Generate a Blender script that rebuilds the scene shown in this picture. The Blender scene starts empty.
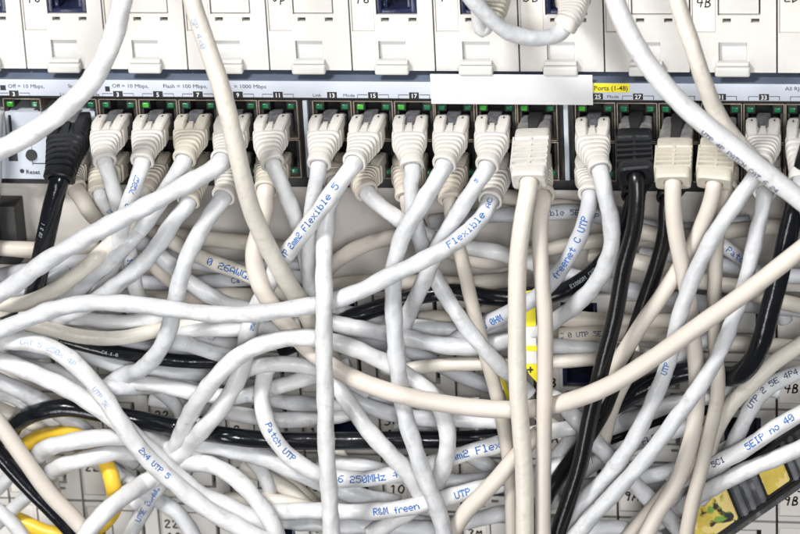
import bpy, bmesh, math, random
import numpy as np
from mathutils import Vector, Matrix, noise as mnoise
random.seed(7)
rng = np.random.default_rng(7)
K = 0.00034                      # metres per unit (one unit = one photo pixel at the rack)
D = 3000.0
sc = bpy.context.scene
COL = sc.collection
# ------------------------------------------------------------------ camera basis
TH, YAW, ROLL = math.radians(22), math.radians(10.5), math.radians(-3.0)
CAM = np.array([math.sin(YAW)*math.cos(TH)*D, -math.cos(YAW)*math.cos(TH)*D, math.sin(TH)*D])
F = -CAM/np.linalg.norm(CAM)
R0 = np.cross(F, [0, 0, 1.]); R0 /= np.linalg.norm(R0)
U0 = np.cross(R0, F)
R = R0*math.cos(ROLL)+U0*math.sin(ROLL)
U = -R0*math.sin(ROLL)+U0*math.cos(ROLL)

def P(px, py, h=0.0):
    """a point at height h in front of the rack face, in units"""
    d = F*D+R*(px-400)+U*(267-py)
    t = (-h-CAM[1])/d[1]
    return CAM+d*t
def proj(w):
    v = np.asarray(w)-CAM
    z = v@F
    return 400+(v@R)/z*D, 267-(v@U)/z*D
def depth(w): return (np.asarray(w)-CAM)@F
def PX(px, py, h=0): return P(px, py, h)[0]
def PZ(px, py, h=0): return P(px, py, h)[2]

# ------------------------------------------------------------------ materials
MATS = {}
def mat(name, col, rough=0.45, var=0.06, scale=40., bump=0.0, bscale=200., spec=0.5, trans=0.0, metal=0.0, emit=0.0, stain=None, coat=0.0, sss=0.0, alpha=1.0):
    if name in MATS: return MATS[name]
    m = bpy.data.materials.new(name); m.use_nodes = True
    nt = m.node_tree; N = nt.nodes; L = nt.links
    b = N['Principled BSDF']
    tc = N.new('ShaderNodeTexCoord')
    nz = N.new('ShaderNodeTexNoise'); nz.inputs['Scale'].default_value = scale; nz.inputs['Detail'].default_value = 6
    L.new(tc.outputs['Object'], nz.inputs['Vector'])
    rp = N.new('ShaderNodeValToRGB')
    c0 = [max(0, c*(1-var)) for c in col]; c1 = [min(1, c*(1+var*0.6)) for c in col]
    rp.color_ramp.elements[0].position = .32; rp.color_ramp.elements[1].position = .68
    rp.color_ramp.elements[0].color = (*c0, 1); rp.color_ramp.elements[1].color = (*c1, 1)
    L.new(nz.outputs['Fac'], rp.inputs['Fac'])
    out = rp.outputs['Color']
    if stain:
        n2 = N.new('ShaderNodeTexNoise'); n2.inputs['Scale'].default_value = stain[1]; n2.inputs['Detail'].default_value = 8
        n2.inputs['Roughness'].default_value = .7
        L.new(tc.outputs['Object'], n2.inputs['Vector'])
        r2 = N.new('ShaderNodeValToRGB'); r2.color_ramp.elements[0].position = stain[2]; r2.color_ramp.elements[1].position = stain[2]+.16
        r2.color_ramp.elements[0].color = (0, 0, 0, 1); r2.color_ramp.elements[1].color = (stain[3],)*3+(1,)
        L.new(n2.outputs['Fac'], r2.inputs['Fac'])
        mx = N.new('ShaderNodeMix'); mx.data_type = 'RGBA'
        L.new(r2.outputs['Color'], mx.inputs['Factor']); L.new(out, mx.inputs['A']); mx.inputs['B'].default_value = (*stain[0], 1)
        out = mx.outputs['Result']
    L.new(out, b.inputs['Base Color'])
    rr = N.new('ShaderNodeMapRange'); rr.inputs['To Min'].default_value = max(0.02, rough-.08); rr.inputs['To Max'].default_value = min(1, rough+.1)
    L.new(nz.outputs['Fac'], rr.inputs['Value']); L.new(rr.outputs['Result'], b.inputs['Roughness'])
    b.inputs['Specular IOR Level'].default_value = spec
    b.inputs['Metallic'].default_value = metal
    b.inputs['Transmission Weight'].default_value = trans
    b.inputs['Coat Weight'].default_value = coat
    b.inputs['Alpha'].default_value = alpha
    if sss:
        b.inputs['Subsurface Weight'].default_value = sss
        b.inputs['Subsurface Radius'].default_value = (0.003, 0.0024, 0.002)
        b.inputs['Subsurface Scale'].default_value = 0.6
    if emit:
        b.inputs['Emission Color'].default_value = (*col, 1); b.inputs['Emission Strength'].default_value = emit
    if bump:
        nb = N.new('ShaderNodeTexNoise'); nb.inputs['Scale'].default_value = bscale; nb.inputs['Detail'].default_value = 5
        L.new(tc.outputs['Object'], nb.inputs['Vector'])
        bp = N.new('ShaderNodeBump'); bp.inputs['Strength'].default_value = bump; bp.inputs['Distance'].default_value = 0.0006
        L.new(nb.outputs['Fac'], bp.inputs['Height']); L.new(bp.outputs['Normal'], b.inputs['Normal'])
    MATS[name] = m
    return m
GR = ((.34, .28, .22), 90, .62, .28)
JK = {
 'W': mat('white_jacket', (.685, .687, .693), .36, .07, 60, .45, 330, stain=((.36, .33, .30), 190, .57, .6), sss=.0),
 'w': mat('bluish_white_jacket', (.60, .608, .625), .38, .08, 60, .5, 330, stain=((.34, .32, .3), 190, .56, .6)),
 'G': mat('grey_jacket', (.51, .52, .55), .5, .08, 30, .5, 170, stain=((.3, .28, .27), 110, .62, .4)),
 'C': mat('cream_jacket', (.70, .655, .58), .4, .06, 50, .5, 330, stain=((.38, .30, .22), 190, .58, .55)),
 'P': mat('pinkish_jacket', (.66, .60, .535), .45, .06, 22, .35, 180, stain=((.4, .32, .26), 130, .64, .35)),
 'B': mat('beige_jacket', (.57, .52, .455), .5, .08, 26, .4, 160, stain=((.3, .25, .2), 110, .6, .4)),
 'K': mat('black_jacket', (.006, .007, .010), .17, .2, 40, .35, 260, stain=((.10, .10, .11), 300, .66, .35)),
 'k': mat('matt_black_jacket', (.005, .005, .006), .26, .2, 40, .3, 260, spec=.45, stain=((.09, .09, .09), 300, .66, .35)),
 'Y': mat('yellow_jacket', (.88, .58, .05), .38, .08, 30, .4, 150, stain=((.5, .27, .02), 100, .62, .4)),
}
BT = {
 'W': mat('white_boot', (.67, .64, .60), .5, .05, 60, .5, 400, stain=((.42, .36, .3), 150, .64, .4)),
 'C': mat('cream_boot', (.62, .58, .49), .5, .06, 60, .5, 400, stain=((.40, .33, .25), 150, .62, .45)),
 'B': mat('beige_boot', (.62, .565, .49), .55, .08, 60, .5, 400, stain=((.26, .2, .15), 140, .58, .5)),
 'G': mat('grey_boot', (.62, .60, .57), .5, .06, 60, .5, 400, stain=((.36, .31, .26), 150, .62, .4)),
 'K': mat('black_boot', (.010, .011, .014), .4, .25, 60, .5, 400, spec=.3, stain=((.11, .11, .12), 300, .62, .5)),
}
M_mod = mat('module_plastic', (.665, .645, .615), .42, .03, 30, .25, 300, stain=((.55, .44, .34), 70, .58, .35))
M_mod2 = mat('module_recess_plastic', (.66, .655, .65), .5, .04, 40, .3, 300)
M_lip = mat('shaded_clip_plastic', (.62, .615, .59), .42, .05, 40, .3, 300)  # white lip, its grey shading put into the colour
M_lab = mat('label_card', (.74, .70, .65), .6, .04, 60, .3, 500)
M_slot = mat('slot_brown', (.10, .07, .055), .7, .2)
M_dark = mat('dark_plastic', (.018, .018, .02), .5, .3)
M_jack = mat('blue_jack_plastic', (.016, .021, .062), .25, .3, 60, .2, 400)
M_jackd = mat('blue_jack_cavity', (.008, .008, .028), .4, .3)
M_pen = mat('pen_ink', (.03, .03, .035), .5, .1)
M_blue = mat('blue_print', (.005, .12, .42), .5, .3, 300)
M_wprint = mat('white_print', (.45, .5, .55), .5, .3, 300)
M_dprint = mat('dark_blue_print', (.03, .05, .13), .5, .3, 300)
M_green = mat('led_green', (.006, .14, .055), .25, .3, 400, coat=.5, emit=.05)
M_lime = mat('led_lit_green', (.045, .34, .03), .25, .3, 400, coat=.5, emit=.10)
M_clear = mat('clear_plug_plastic', (.24, .23, .23), .18, .3, 300, .4, 500, coat=.4)
M_latch = mat('shaded_latch_plastic', (.15, .15, .165), .2, .4, 500, .4, 500, coat=.5)  # clear tab lying in shade; the shade is put into the dark grey
M_strip = mat('label_strip_paint', (.56, .60, .68), .45, .03, 30, .2, 400)
M_face = mat('switch_face_paint', (.52, .56, .63), .45, .05, 30, .2, 400)
M_steel = mat('switch_bluegrey_steel', (.13, .16, .22), .4, .2, 60, .3, 300)
M_tan = mat('port_shield_metal', (.34, .29, .23), .35, .15, 80, .3, 400, metal=.5, stain=((.2, .12, .06), 200, .58, .5))
M_blk = mat('print_black', (.02, .02, .025), .5, .1)
M_wht = mat('print_white', (.8, .8, .8), .5, .02)
M_paper = mat('white_card', (.70, .70, .715), .6, .03, 30, .3, 300, stain=((.5, .46, .4), 60, .66, .2))
M_yel = mat('yellow_label', (.90, .78, .02), .5, .05, 60)
M_panel = mat('beige_panel_paint', (.64, .60, .56), .55, .08, 18, .4, 200, stain=((.22, .15, .11), 70, .60, .55))
M_wall = mat('dark_rack_interior', (.035, .033, .033), .7, .4, 20)
M_brk = mat('black_bracket', (.02, .021, .021), .55, .3, 80, .4, 300)

# ------------------------------------------------------------------ object helpers
def tag(o, label, cat, group=None, kind=None):
    if label: o['label'] = label
    if cat: o['category'] = cat
    if group: o['group'] = group
    if kind: o['kind'] = kind
    return o
def root_of(o):
    while o.parent: o = o.parent
    return o
def thing(name, loc, label, cat, group=None):
    o = bpy.data.objects.new(name, None); o.empty_display_size = .005
    COL.objects.link(o); o.location = Vector(loc)*K
    return tag(o, label, cat, group)
def build(name, bm, m, parent=None, smooth=True, ang=40, label=None):
    base = Vector(root_of(parent).location) if parent else None
    for v in bm.verts: v.co *= K
    if base is None:
        xs = [v.co for v in bm.verts]
        base = Vector((sum(v.x for v in xs)/len(xs), sum(v.y for v in xs)/len(xs), min(v.z for v in xs)))
    for v in bm.verts: v.co -= base
    me = bpy.data.meshes.new(name); bm.to_mesh(me); bm.free()
    if smooth:
        me.shade_smooth()
        if ang: me.set_sharp_from_angle(angle=math.radians(ang))
    ms = m if isinstance(m, (list, tuple)) else [m]
    for q in ms: me.materials.append(q)
    o = bpy.data.objects.new(name, me); COL.objects.link(o)
    if parent: o.parent = parent
    else: o.location = base
    if label: o['label'] = label
    return o
def box(bm, x0, x1, h0, h1, z0, z1, bev=0.6, seg=2, mi=0):
    """axis aligned box; h = distance in front of the rack plane"""
    x0, x1 = sorted((x0, x1)); z0, z1 = sorted((z0, z1)); h0, h1 = sorted((h0, h1))
    M = Matrix.Translation(((x0+x1)/2, -(h0+h1)/2, (z0+z1)/2)) @ Matrix.Diagonal((x1-x0, h1-h0, z1-z0, 1))
    r = bmesh.ops.create_cube(bm, size=1, matrix=M)
    vs = r['verts']
    fs = set(f for v in vs for f in v.link_faces)
    if bev > 0:
        es = list(set(e for v in vs for e in v.link_edges))
        b = min(bev, (x1-x0)*.3, (z1-z0)*.3, (h1-h0)*.3)
        rr = bmesh.ops.bevel(bm, geom=es, offset=b, segments=seg, profile=.6, affect='EDGES')
        fs = set(rr['faces']) | set(f for f in fs if f.is_valid)
    for f in fs:
        if f.is_valid: f.material_index = mi
def BM(): return bmesh.new()

# stroke handwriting: polylines in a 1 x 1.4 cell
HW = {
 '0': [[(.5, 1.4), (.1, 1.1), (.05, .5), (.4, 0), (.8, .3), (.85, 1.), (.5, 1.4)]],
 '1': [[(.2, 1.1), (.5, 1.4), (.5, 0)]],
 '2': [[(.1, 1.1), (.4, 1.4), (.8, 1.15), (.6, .7), (.1, .05), (.9, .1)]],
 '3': [[(.1, 1.3), (.5, 1.4), (.8, 1.1), (.4, .75), (.85, .45), (.5, 0), (.05, .1)]],
 '4': [[(.35, 1.4), (.1, .6), (.9, .65)], [(.75, 1.2), (.65, 0)]],
 '5': [[(.85, 1.4), (.2, 1.35), (.15, .8), (.7, .75), (.8, .3), (.4, 0), (.05, .1)]],
 '7': [[(.1, 1.35), (.9, 1.4), (.4, 0)], [(.2, .7), (.75, .75)]],
 '8': [[(.5, .75), (.15, 1.1), (.5, 1.4), (.8, 1.1), (.5, .75), (.1, .35), (.5, 0), (.85, .35), (.5, .75)]],
 '9': [[(.8, 1.1), (.4, 1.4), (.15, 1.), (.5, .75), (.8, 1.1), (.6, 0)]],
 'A': [[(.05, 0), (.45, 1.4), (.9, 0)], [(.2, .5), (.75, .55)]],
 'B': [[(.15, 0), (.2, 1.4), (.7, 1.25), (.6, .8), (.2, .75), (.8, .55), (.7, .05), (.15, 0)]],
 'D': [[(.15, 0), (.2, 1.4), (.75, 1.1), (.8, .4), (.15, 0)]],
 'M': [[(.05, 0), (.2, 1.4), (.5, .6), (.8, 1.4), (.95, 0)]],
 ':': [[(.4, .9), (.45, .95)], [(.4, .3), (.45, .35)]],
 'x': [[(.1, .1), (.8, .8)], [(.1, .8), (.8, .1)]], ' ': [],
 'o': [[(.5, .9), (.15, .5), (.5, 0), (.85, .5), (.5, .9)]],
 'p': [[(.2, .9), (.2, -.4)], [(.2, .8), (.7, .8), (.7, .2), (.2, .1)]],
}
def handwrite(bm, s, x, z, h, size, wid=.9, jit=.025):
    for ch in s:
        for st in HW.get(ch, []):
            for _ in range(2):
                if len(st) > 2: st = [st[0]]+[q for a, b in zip(st, st[1:]) for q in ((a[0]*.75+b[0]*.25, a[1]*.75+b[1]*.25), (a[0]*.25+b[0]*.75, a[1]*.25+b[1]*.75))]+[st[-1]]
            pts = [Vector((x+(a+random.uniform(-jit, jit)+.12*b)*size*.75, -h, z+(b+random.uniform(-jit, jit))*size/1.4)) for a, b in st]
            for a, b in zip(pts, pts[1:]):
                d = (b-a); 
                if d.length < 1e-6: continue
                d.normalize(); n = Vector((-d.z, 0, d.x))*wid/2
                a2 = a-d*wid*.35; b2 = b+d*wid*.35
                vs = [bm.verts.new(q) for q in (a2+n, a2-n, b2-n, b2+n)]
                f = bm.faces.new(vs)
                if f.normal.y > 0: f.normal_flip()
        x += size*.85
    return x
def textmesh(bm, s, x, z, h, size, align='CENTER', bold=0.0, sx=1.0):
    cu = bpy.data.curves.new('t', 'FONT'); cu.body = s; cu.size = size; cu.align_x = align; cu.offset = bold; cu.resolution_u = 2
    ob = bpy.data.objects.new('t', cu); COL.objects.link(ob)
    dg = bpy.context.evaluated_depsgraph_get()
    me = ob.evaluated_get(dg).to_mesh()
    off = len(bm.verts)
    vs = [bm.verts.new((x+v.co.x*sx, -h, z+v.co.y)) for v in me.vertices]
    for p in me.polygons:
        try: bm.faces.new([vs[i] for i in p.vertices])
        except ValueError: pass
    ob.evaluated_get(dg).to_mesh_clear()
    bpy.data.objects.remove(ob); bpy.data.curves.remove(cu)
def kids(o): return list(o.children)
def copy_tree(o, parent=None):
    c = o.copy(); COL.objects.link(c); c.parent = parent
    for ch in kids(o): copy_tree(ch, c)
    return c

# ------------------------------------------------------------------ setting
bm = BM(); box(bm, -1200, 1200, -330, -300, -1100, 900, 0)
tag(build('rack_interior', bm, M_wall, None, False), None, None, kind='structure')

# ------------------------------------------------------------------ top patch modules
EX = [27+i*0 for i in range(1)]
XA = PX(27, 69, 0); XB = PX(777, 72, 0); MP = (XB-XA)/9
ZB = PZ(400, 70.5, 0)             # bottom edge of the top modules
def zz(y, h=0): return PZ(400, y, h)
def make_module(kind, hw, by=4, label=None):
    """a keystone module, left edge at XA, bottom edge at ZB"""
    t = thing('patch_module', (XA+MP/2, 0, ZB), label, 'patch module', 'white patch modules in the row above the switch')
    x0 = XA
    def rx(a): return x0+a*MP/82.5
    top = ZB+118
    bm = BM()
    # body of several slabs round the real openings (label recess, jack window, slots, clip recess)
    fr, bk = 0, -40
    g = .8
    zc1, zc0 = zz(41), zz(60)          # clip recess
    zs1, zs0 = zz(17.5), zz(21.5)      # slots
    zw0 = zz(14.5); zw1 = zw0+62       # jack window
    zl0 = zz(31.5); zl1 = zl0+80
    def sl(a, b, z0, z1, h1=fr): box(bm, rx(a), rx(b), bk, h1, z0, z1, 0)
    # left rim, label recess floor, between
    sl(g, 2, ZB, top); sl(2, 24.5, ZB, zl0); sl(2, 24.5, zl0, zl1, -2.2); sl(2, 24.5, zl1, top)
    # column zone
    sl(24.5, 82.5-g, ZB, zc0)
    sl(24.5, 27, zc0, zc1); sl(27, 54, zc0, zc1, -7); sl(54, 82.5-g, zc0, zc1)
    sl(24.5, 82.5-g, zc1, zs0)
    sl(24.5, 31, zs0, zs1); sl(31, 39, zs0, zs1, -8); sl(39, 58, zs0, zs1); sl(58, 66, zs0, zs1, -8); sl(66, 82.5-g, zs0, zs1)
    sl(24.5, 82.5-g, zs1, zw0)
    sl(24.5, 26.5, zw0, zw1); sl(67, 82.5-g, zw0, zw1); sl(24.5, 82.5-g, zw1, top)
    build('body', bm, M_mod, t, False)
    bm = BM()
    for a in (31, 58): box(bm, rx(a+.3), rx(a+7.7), -8, -7.4, zs0+.2, zs1-.2, 0)
    build('slot', bm, M_slot, t, False)
    # label card
    bm = BM(); box(bm, rx(3), rx(24), -2.2, -1.2, zl0+.9, zl1-2, .2)
    lc = build('label_card', bm, M_lab, t, False)
    if hw:
        bm = BM(); handwrite(bm, hw, rx(5.5), zz(by), -.9, 9.5, 1.1)
        build('handwriting', bm, M_pen, lc, False)
    # clip
    bm = BM(); box(bm, rx(27.3), rx(53.7), -6.5, -4.8, zc0, zc1-1, .4)
    cl = build('clip', bm, M_mod2, t)
    bm = BM()
    xa, xb = rx(24), rx(57.5)
    box(bm, xa+1.2, xb-1.2, -3, 7, zz(61, 6), zz(63.5, 3), 1.0, 3)
    box(bm, xa, xb, 2.5, 11, zz(75.5, 11), zz(66.3, 11), 3.2, 4)
    box(bm, xa+1, xb-1, -2, 4, zz(70, 3), zz(62, 3), .6, 2)
    build('clip_lip', bm, M_lip, cl)
    # window content
    if kind == 'shutter':
        bm = BM(); box(bm, rx(26.6), rx(66.9), -17, -15, zw0+.1, zw1-.1, 0); build('gap_shade', bm, M_dark, t, False)  # dark sheet stands in for the shade in the gap beside the shutter
        bm = BM(); box(bm, rx(27.2), rx(65.2), -14, -2.5, zw0+.9, zw1-1, .5)
        build('shutter', bm, M_mod, t)
    elif kind in ('jack', 'jackplug'):
        bm = BM()
        a, b = rx(26.6), rx(66.9)
        box(bm, a, a+5, -38, -3, zw0+.1, zw1, .5); box(bm, b-6, b, -38, -3, zw0+.1, zw1, .5)
        box(bm, a+5, b-6, -38, -3, zw0+.1, zw0+4.5, .5)
        box(bm, a+5, a+10, -38, -8, zw0+4.5, zw0+12, .5)
        box(bm, b-10, b-6, -38, -6, zw0+4.5, zw1, .3)
        j = build('jack', bm, M_jack, t)
        bm = BM(); box(bm, a+5, b-6, -39.5, -36, zw0+4, zw1, 0); build('jack_cavity', bm, M_jackd, j, False)
    return t
mods = [(-1, 'jack', '', 'leftmost white patch module cut by the photo edge, dark jack open'),
 (0, 'jack', '18', 'white patch module with open dark blue jack, left of the curved white cable'),
 (1, 'shutter', '', 'white patch module partly behind the thick curved white cable'),
 (2, 'shutter', '', 'white patch module behind the cream cable with faint blue print'),
 (3, 'shutter', 'op', 'white shuttered patch module above switch port numbers 11 and 13'),
 (4, 'jack', '18', 'white patch module with open bright blue jack above port number 17'),
 (5, 'jack', '1:', 'white patch module behind the grey sagging cable, above the white card'),
 (6, 'jack', '3B', 'white patch module with a ribbed white boot plugged in its jack'),
 (7, 'shutter', '', 'white patch module behind the two thick cables, above the yellow label'),
 (8, 'shutter', '4B', 'white shuttered patch module with handwritten 4B on its card'),
 (9, 'shutter', '2D', 'rightmost white patch module cut by the photo edge')]
for i, k, hw, lb in mods:
    t = make_module(k, hw, {0: 3.2, 3: 2.2, 4: 3.6, 5: 1.2, 6: 1.5, 8: 6.5, 9: 1.5}.get(i, 3), lb)
    t.location.x += i*MP*K; t['group'] = 'white patch modules in the row above the switch'

# ------------------------------------------------------------------ lower patch modules
XL0 = PX(3, 440, -29); XL1 = PX(696, 440, -29); LP = (XL1-XL0)/9
HL = -29.
def lowmodule(rowy0, rowy1, i, hw1, hw2, kind, lb):
    za, zb = PZ(400, rowy1, HL), PZ(400, rowy0, HL)
    x0 = XL0+i*LP
    t = thing('patch_module', (x0+LP/2, -HL, za), lb, 'patch module', 'patch modules of the lower panel behind the cables')
    H = zb-za; s = LP/77.
    bm = BM()
    def sl(a, b, z0, z1, h1=0): box(bm, x0+a*s, x0+b*s, HL-40, HL+h1, za+z0, za+z1, 0)
    sl(1.2, 2, .8, H-.8); sl(2, 24, .8, 6); sl(2, 24, 6, H-6, -2); sl(2, 24, H-6, H-.8)
    sl(24, 27, .8, H-.8); sl(27, 62, .8, 12); sl(27, 62, H-9, H-.8); sl(62, 75.8, .8, H-.8)
    sl(27, 30, 12, 15); sl(30, 37, 12, 15, -8); sl(37, 53, 12, 15); sl(53, 60, 12, 15, -8); sl(60, 62, 12, 15); sl(27, 62, 15, 19)
    build('body', bm, M_mod, t, False)
    bm = BM(); 
    for a in (30, 53): box(bm, x0+(a+.3)*s, x0+(a+6.7)*s, HL-8, HL-7.4, za+12.2, za+14.8, 0)
    build('slot', bm, M_slot, t, False)
    bm = BM(); box(bm, x0+2.8*s, x0+23.4*s, HL-2, HL-1, za+7, za+H-7, .2); lc = build('label_card', bm, M_lab, t, False)
    bm = BM(); handwrite(bm, hw1, x0+4.2*s, za+H*.54, HL-.7, 9.8, 1.6); handwrite(bm, hw2, x0+6*s, za+H*.3, HL-.7, 9.8, 1.6)
    build('handwriting', bm, M_pen, lc, False)
    z0, z1 = za+19, za+H-9
    if kind == 's':
        bm = BM(); box(bm, x0+27.1*s, x0+61.9*s, HL-18, HL-15.5, z0+.1, z1-.1, 0); build('gap_shade', bm, M_dark, t, False)  # dark backing in place of the shadow round this shutter
        bm = BM(); box(bm, x0+27.7*s, x0+57.2*s, HL-14, HL-3, z0+.8, z1-3.2, .5); build('shutter', bm, M_mod, t)
    else:
        bm = BM(); a, b = x0+27.2*s, x0+61.8*s
        box(bm, a, a+4, HL-38, HL-3, z0, z1, .4); box(bm, b-4, b, HL-38, HL-3, z0, z1, .4); box(bm, a+4, b-4, HL-38, HL-3, z0, z0+4, .4)
        j = build('jack', bm, M_jack, t)
        bm = BM(); box(bm, a+4, b-4, HL-39.5, HL-37, z0, z1, 0); build('jack_cavity', bm, M_jackd, j, False)
places = ['bottom left corner', 'yellow cable loop', 'white cables left of the photo', 'thick white crossing cables', 'tall white vertical cable', 'blue printed cable curve', 'cables left of the two pale vertical cables', 'two black diagonal cables', 'bundle of cream diagonal cables', 'right edge of the photo']
rows = [(291, 345, 'highest', 's s s s j s s j s s'.split(), ['', '22', '', '', '3', '', '', '', '2', ''], ['']*10),
        (346, 400, 'top', 's s j s s s s j s s'.split(), ['22', '', '7A', '2', '22', '3', '3A:', '', '3', '22'], ['', '', '', '', '1B', '', '', '3B', '4A', '4B']),
        (401, 455, 'second', 'j s j s j s s s s j'.split(), ['222', '22', '22', '2', '3', '30', '50 9', '31', '10', '7'], ['', '', '', '2', '1B', '1B', '3B', '1A', '4D', '5D']),
        (456, 510, 'third', 's s s s j j j s s s'.split(), ['222', '22', '223', '22x', '22', '3M', '3M', '30', '2', '705'], ['6B', '', '1B', '2A', '3B', '10', '1A', '5A', '9A', '9B']),
        (511, 565, 'bottom', 's s s j j s s s s s'.split(), ['22', '223', '223', '22', '22', '3M', '3M', '2', '2', '705'], ['8A', '1B', '1B', '3A', '3B', '', '', '', '', ''])]
for y0, y1, rn, ks, h1, h2 in rows:
    for i in range(-1, 11):
        j = min(max(i, 0), 9)
        pl = places[j] if 0 <= i < 10 else ('black bracket' if i < 0 else 'clear housing corner')
        lowmodule(y0, y1, i, h1[j], h2[j], ks[j], 'module in the %s lower row behind the %s' % (rn, pl))

# ------------------------------------------------------------------ beige panel between, bracket
bm = BM(); box(bm, PX(-60, 190, -24), PX(870, 190, -24), -60, -24, PZ(400, 285, -24), PZ(400, 186, -24), 1.5)
box(bm, PX(-60, 190, -24), PX(870, 190, -24), -60, -19, PZ(400, 193, -19), PZ(400, 188, -19), 1.0)
tag(build('blank_panel', bm, M_panel, None), 'beige painted blank panel with brown stains just below the switch', 'panel')
bm = BM()
a = PX(-40, 230, 20); b = PX(17, 230, 10)
box(bm, a, b, -20, 12, PZ(10, 264, 10), PZ(10, 206, 10), 1.2)
box(bm, a, b-16, 12, 46, PZ(10, 262, 30), PZ(10, 215, 30), 1.2)
tag(build('bracket', bm, M_brk, None), 'black rack bracket at the left edge below the switch', 'bracket')

# ------------------------------------------------------------------ the switch
sw = thing('network_switch', (0, 0, PZ(400, 182, 0)), 'light grey network switch with rows of ports full of plugs and green port lights', 'network switch')
SL, SR = PX(-70, 110, 0), PX(880, 110, 0)
zt0, zt1 = PZ(400, 81.5, 6), PZ(400, 98.5, 6)
bm = BM()   # sloped steel top edge
vs = [bm.verts.new(v) for v in ((SL, 24, ZB-1.5), (SR, 24, ZB-1.5), (SR, -6, zt0), (SL, -6, zt0))]
bm.faces.new(vs); 
vs2 = [bm.verts.new(v) for v in ((SL, 24, ZB-1.5), (SL, -6, zt0), (SL, 24, zt0), (SR, 24, ZB-1.5), (SR, -6, zt0), (SR, 24, zt0))]
bm.faces.new(vs2[:3]); bm.faces.new(vs2[3:])
bmesh.ops.recalc_face_normals(bm, faces=bm.faces)
build('top_edge', bm, M_steel, sw, False)
bm = BM(); box(bm, SL, SR, -60, 6, zt1, zt0-.02, .8); strip = build('label_strip', bm, M_strip, sw)
zport1 = PZ(400, 100.5, 2); zport0 = PZ(400, 179, 2)
bm = BM(); box(bm, SL, SR, -60, 1, zport1-.5, zt1-.02, .2); box(bm, SL, SR, -80, -50, zport0, zport1, 0)
build('chassis', bm, M_dark, sw)
bm = BM(); box(bm, SL, SR, -60, -2, PZ(400, 188, -2), zport0-.02, .3); build('shadow_strip', bm, M_dark, sw)  # dark strip put in for the shadow line below the switch face
PU = [118, 158, 198, 238, 278, 332, 373, 414, 454.5, 496, 537, 595, 637, 679, 721.5, 764, 806]
ysl = lambda px: 105.5+(px/800.)*4.2
PXs = [PX(-27, 105, 2), PX(14, 105, 2), PX(55, 105.5, 2), PX(78, 105.5, 2)][1:2]+[PX(78, 106, 2)]+[PX(p, ysl(p), 2) for p in PU]
pitch = np.mean(np.diff(PXs[2:7])); HPW = pitch/2
PXs = [PXs[1]-pitch*1.42-pitch, PXs[1]-pitch*1.42]+PXs[1:]
zmid = (zport0+zport1)/2
portA = []
def frame_port(xc, upper):
    s = 1 if upper else -1
    zc = zmid+s*(zport1-zmid)/2
    hh = (zport1-zport0)/4
    bm = BM()
    w = HPW-.6
    # shield: four metal walls round the cavity, tan metal lip
    for q in (-1, 1): box(bm, xc+q*w, xc+q*(w-1.2), -50, 3.0, zc-hh+.4, zc+hh-.4, .4)
    box(bm, xc-w, xc+w, -50, 3, zc-s*hh+s*.4, zc-s*hh+s*1.5, .3)
    box(bm, xc-w, xc+w, -50, 3, zc+s*hh-s*.4, zc+s*hh-s*1.3, .3)
    p = build('port', bm, M_tan, sw)
    bm = BM()
    zl = zc+s*(hh-2.2); zl2 = zc+s*(hh-11)
    box(bm, xc-w+2, xc-w+11.5, -50, .5, zl, zl2, .3); box(bm, xc+w-11.5, xc+w-2, -50, .5, zl, zl2, .3)
    box(bm, xc-w+2, xc-w+4.5, -50, .2, zl2, zc-s*hh+s*3, .3); box(bm, xc+w-4.5, xc+w-2, -50, .2, zl2, zc-s*hh+s*3, .3)
    build('port_housing', bm, M_dark, p)
    for q in (-1, 1):
        bm = BM(); box(bm, xc+q*(w-3.6), xc+q*(w-10.2), -2, 1.9, zc+s*(hh-4.6), zc+s*(hh-9.8), 1.2, 3)
        lit = q < 0 and upper and random.random() < .5
        o = build('status_light', bm, M_lime if lit else M_green, p)
for xc in PXs[1:]:
    frame_port(xc, True)
for xc in PXs[3:]: frame_port(xc, False)
# separators
for a, b in ((297, 313), (557, 574)):
    xa, xb = PX(a, 110, 2), PX(b, 111, 2)
    bm = BM(); box(bm, xa+1, xb-1, -50, -3, zport0, zport1, .5); build('separator', bm, M_dark, sw)
    bm = BM(); m_ = (xa+xb)/2; box(bm, m_-2.2, m_+2.2, -40, 2, zport0+.5, zport1-.5, .6); build('separator_rib', bm, M_face, sw)
# left face plate with reset button
xa, xb = PX(7, 140, 3), PX(97, 140, 3)
bm = BM(); box(bm, xa-60, xb, -45, 2.8, PZ(30, 179, 3), PZ(30, 112, 3), .6); fp = build('face_plate', bm, M_face, sw)
bm = BM()
def pr(px0, py0, px1, py1, h=3.2): box(bm, PX(px0, py0, h), PX(px1, py1, h), 2.6, h, PZ(px0, py1, h), PZ(px0, py0, h), 0)
pr(8, 115, 13, 138); pr(8, 152, 18, 161); pr(46, 122, 53, 142); pr(32, 160, 33, 165); pr(33, 163, 55, 163.8); pr(31, 140, 31.8, 151)
textmesh(bm, 'Reset', PX(33, 173, 3.2), PZ(33, 174, 3.2), 3.3, 6.5, 'CENTER', .08)
bmesh.ops.create_circle(bm, cap_ends=True, segments=20, radius=2.3, matrix=Matrix.Translation(P(22, 171, 3.3)) @ Matrix.Rotation(math.pi/2, 4, 'X'))
build('printing', bm, M_blk, fp, False)
c = P(31.5, 155, 3)
bm = BM(); bmesh.ops.create_cone(bm, segments=28, radius1=6.2, radius2=5.6, depth=3, cap_ends=True, matrix=Matrix.Translation((c[0], -3.6, c[2])) @ Matrix.Rotation(math.pi/2, 4, 'X'))
build('reset_button', bm, M_dark, fp)
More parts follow.
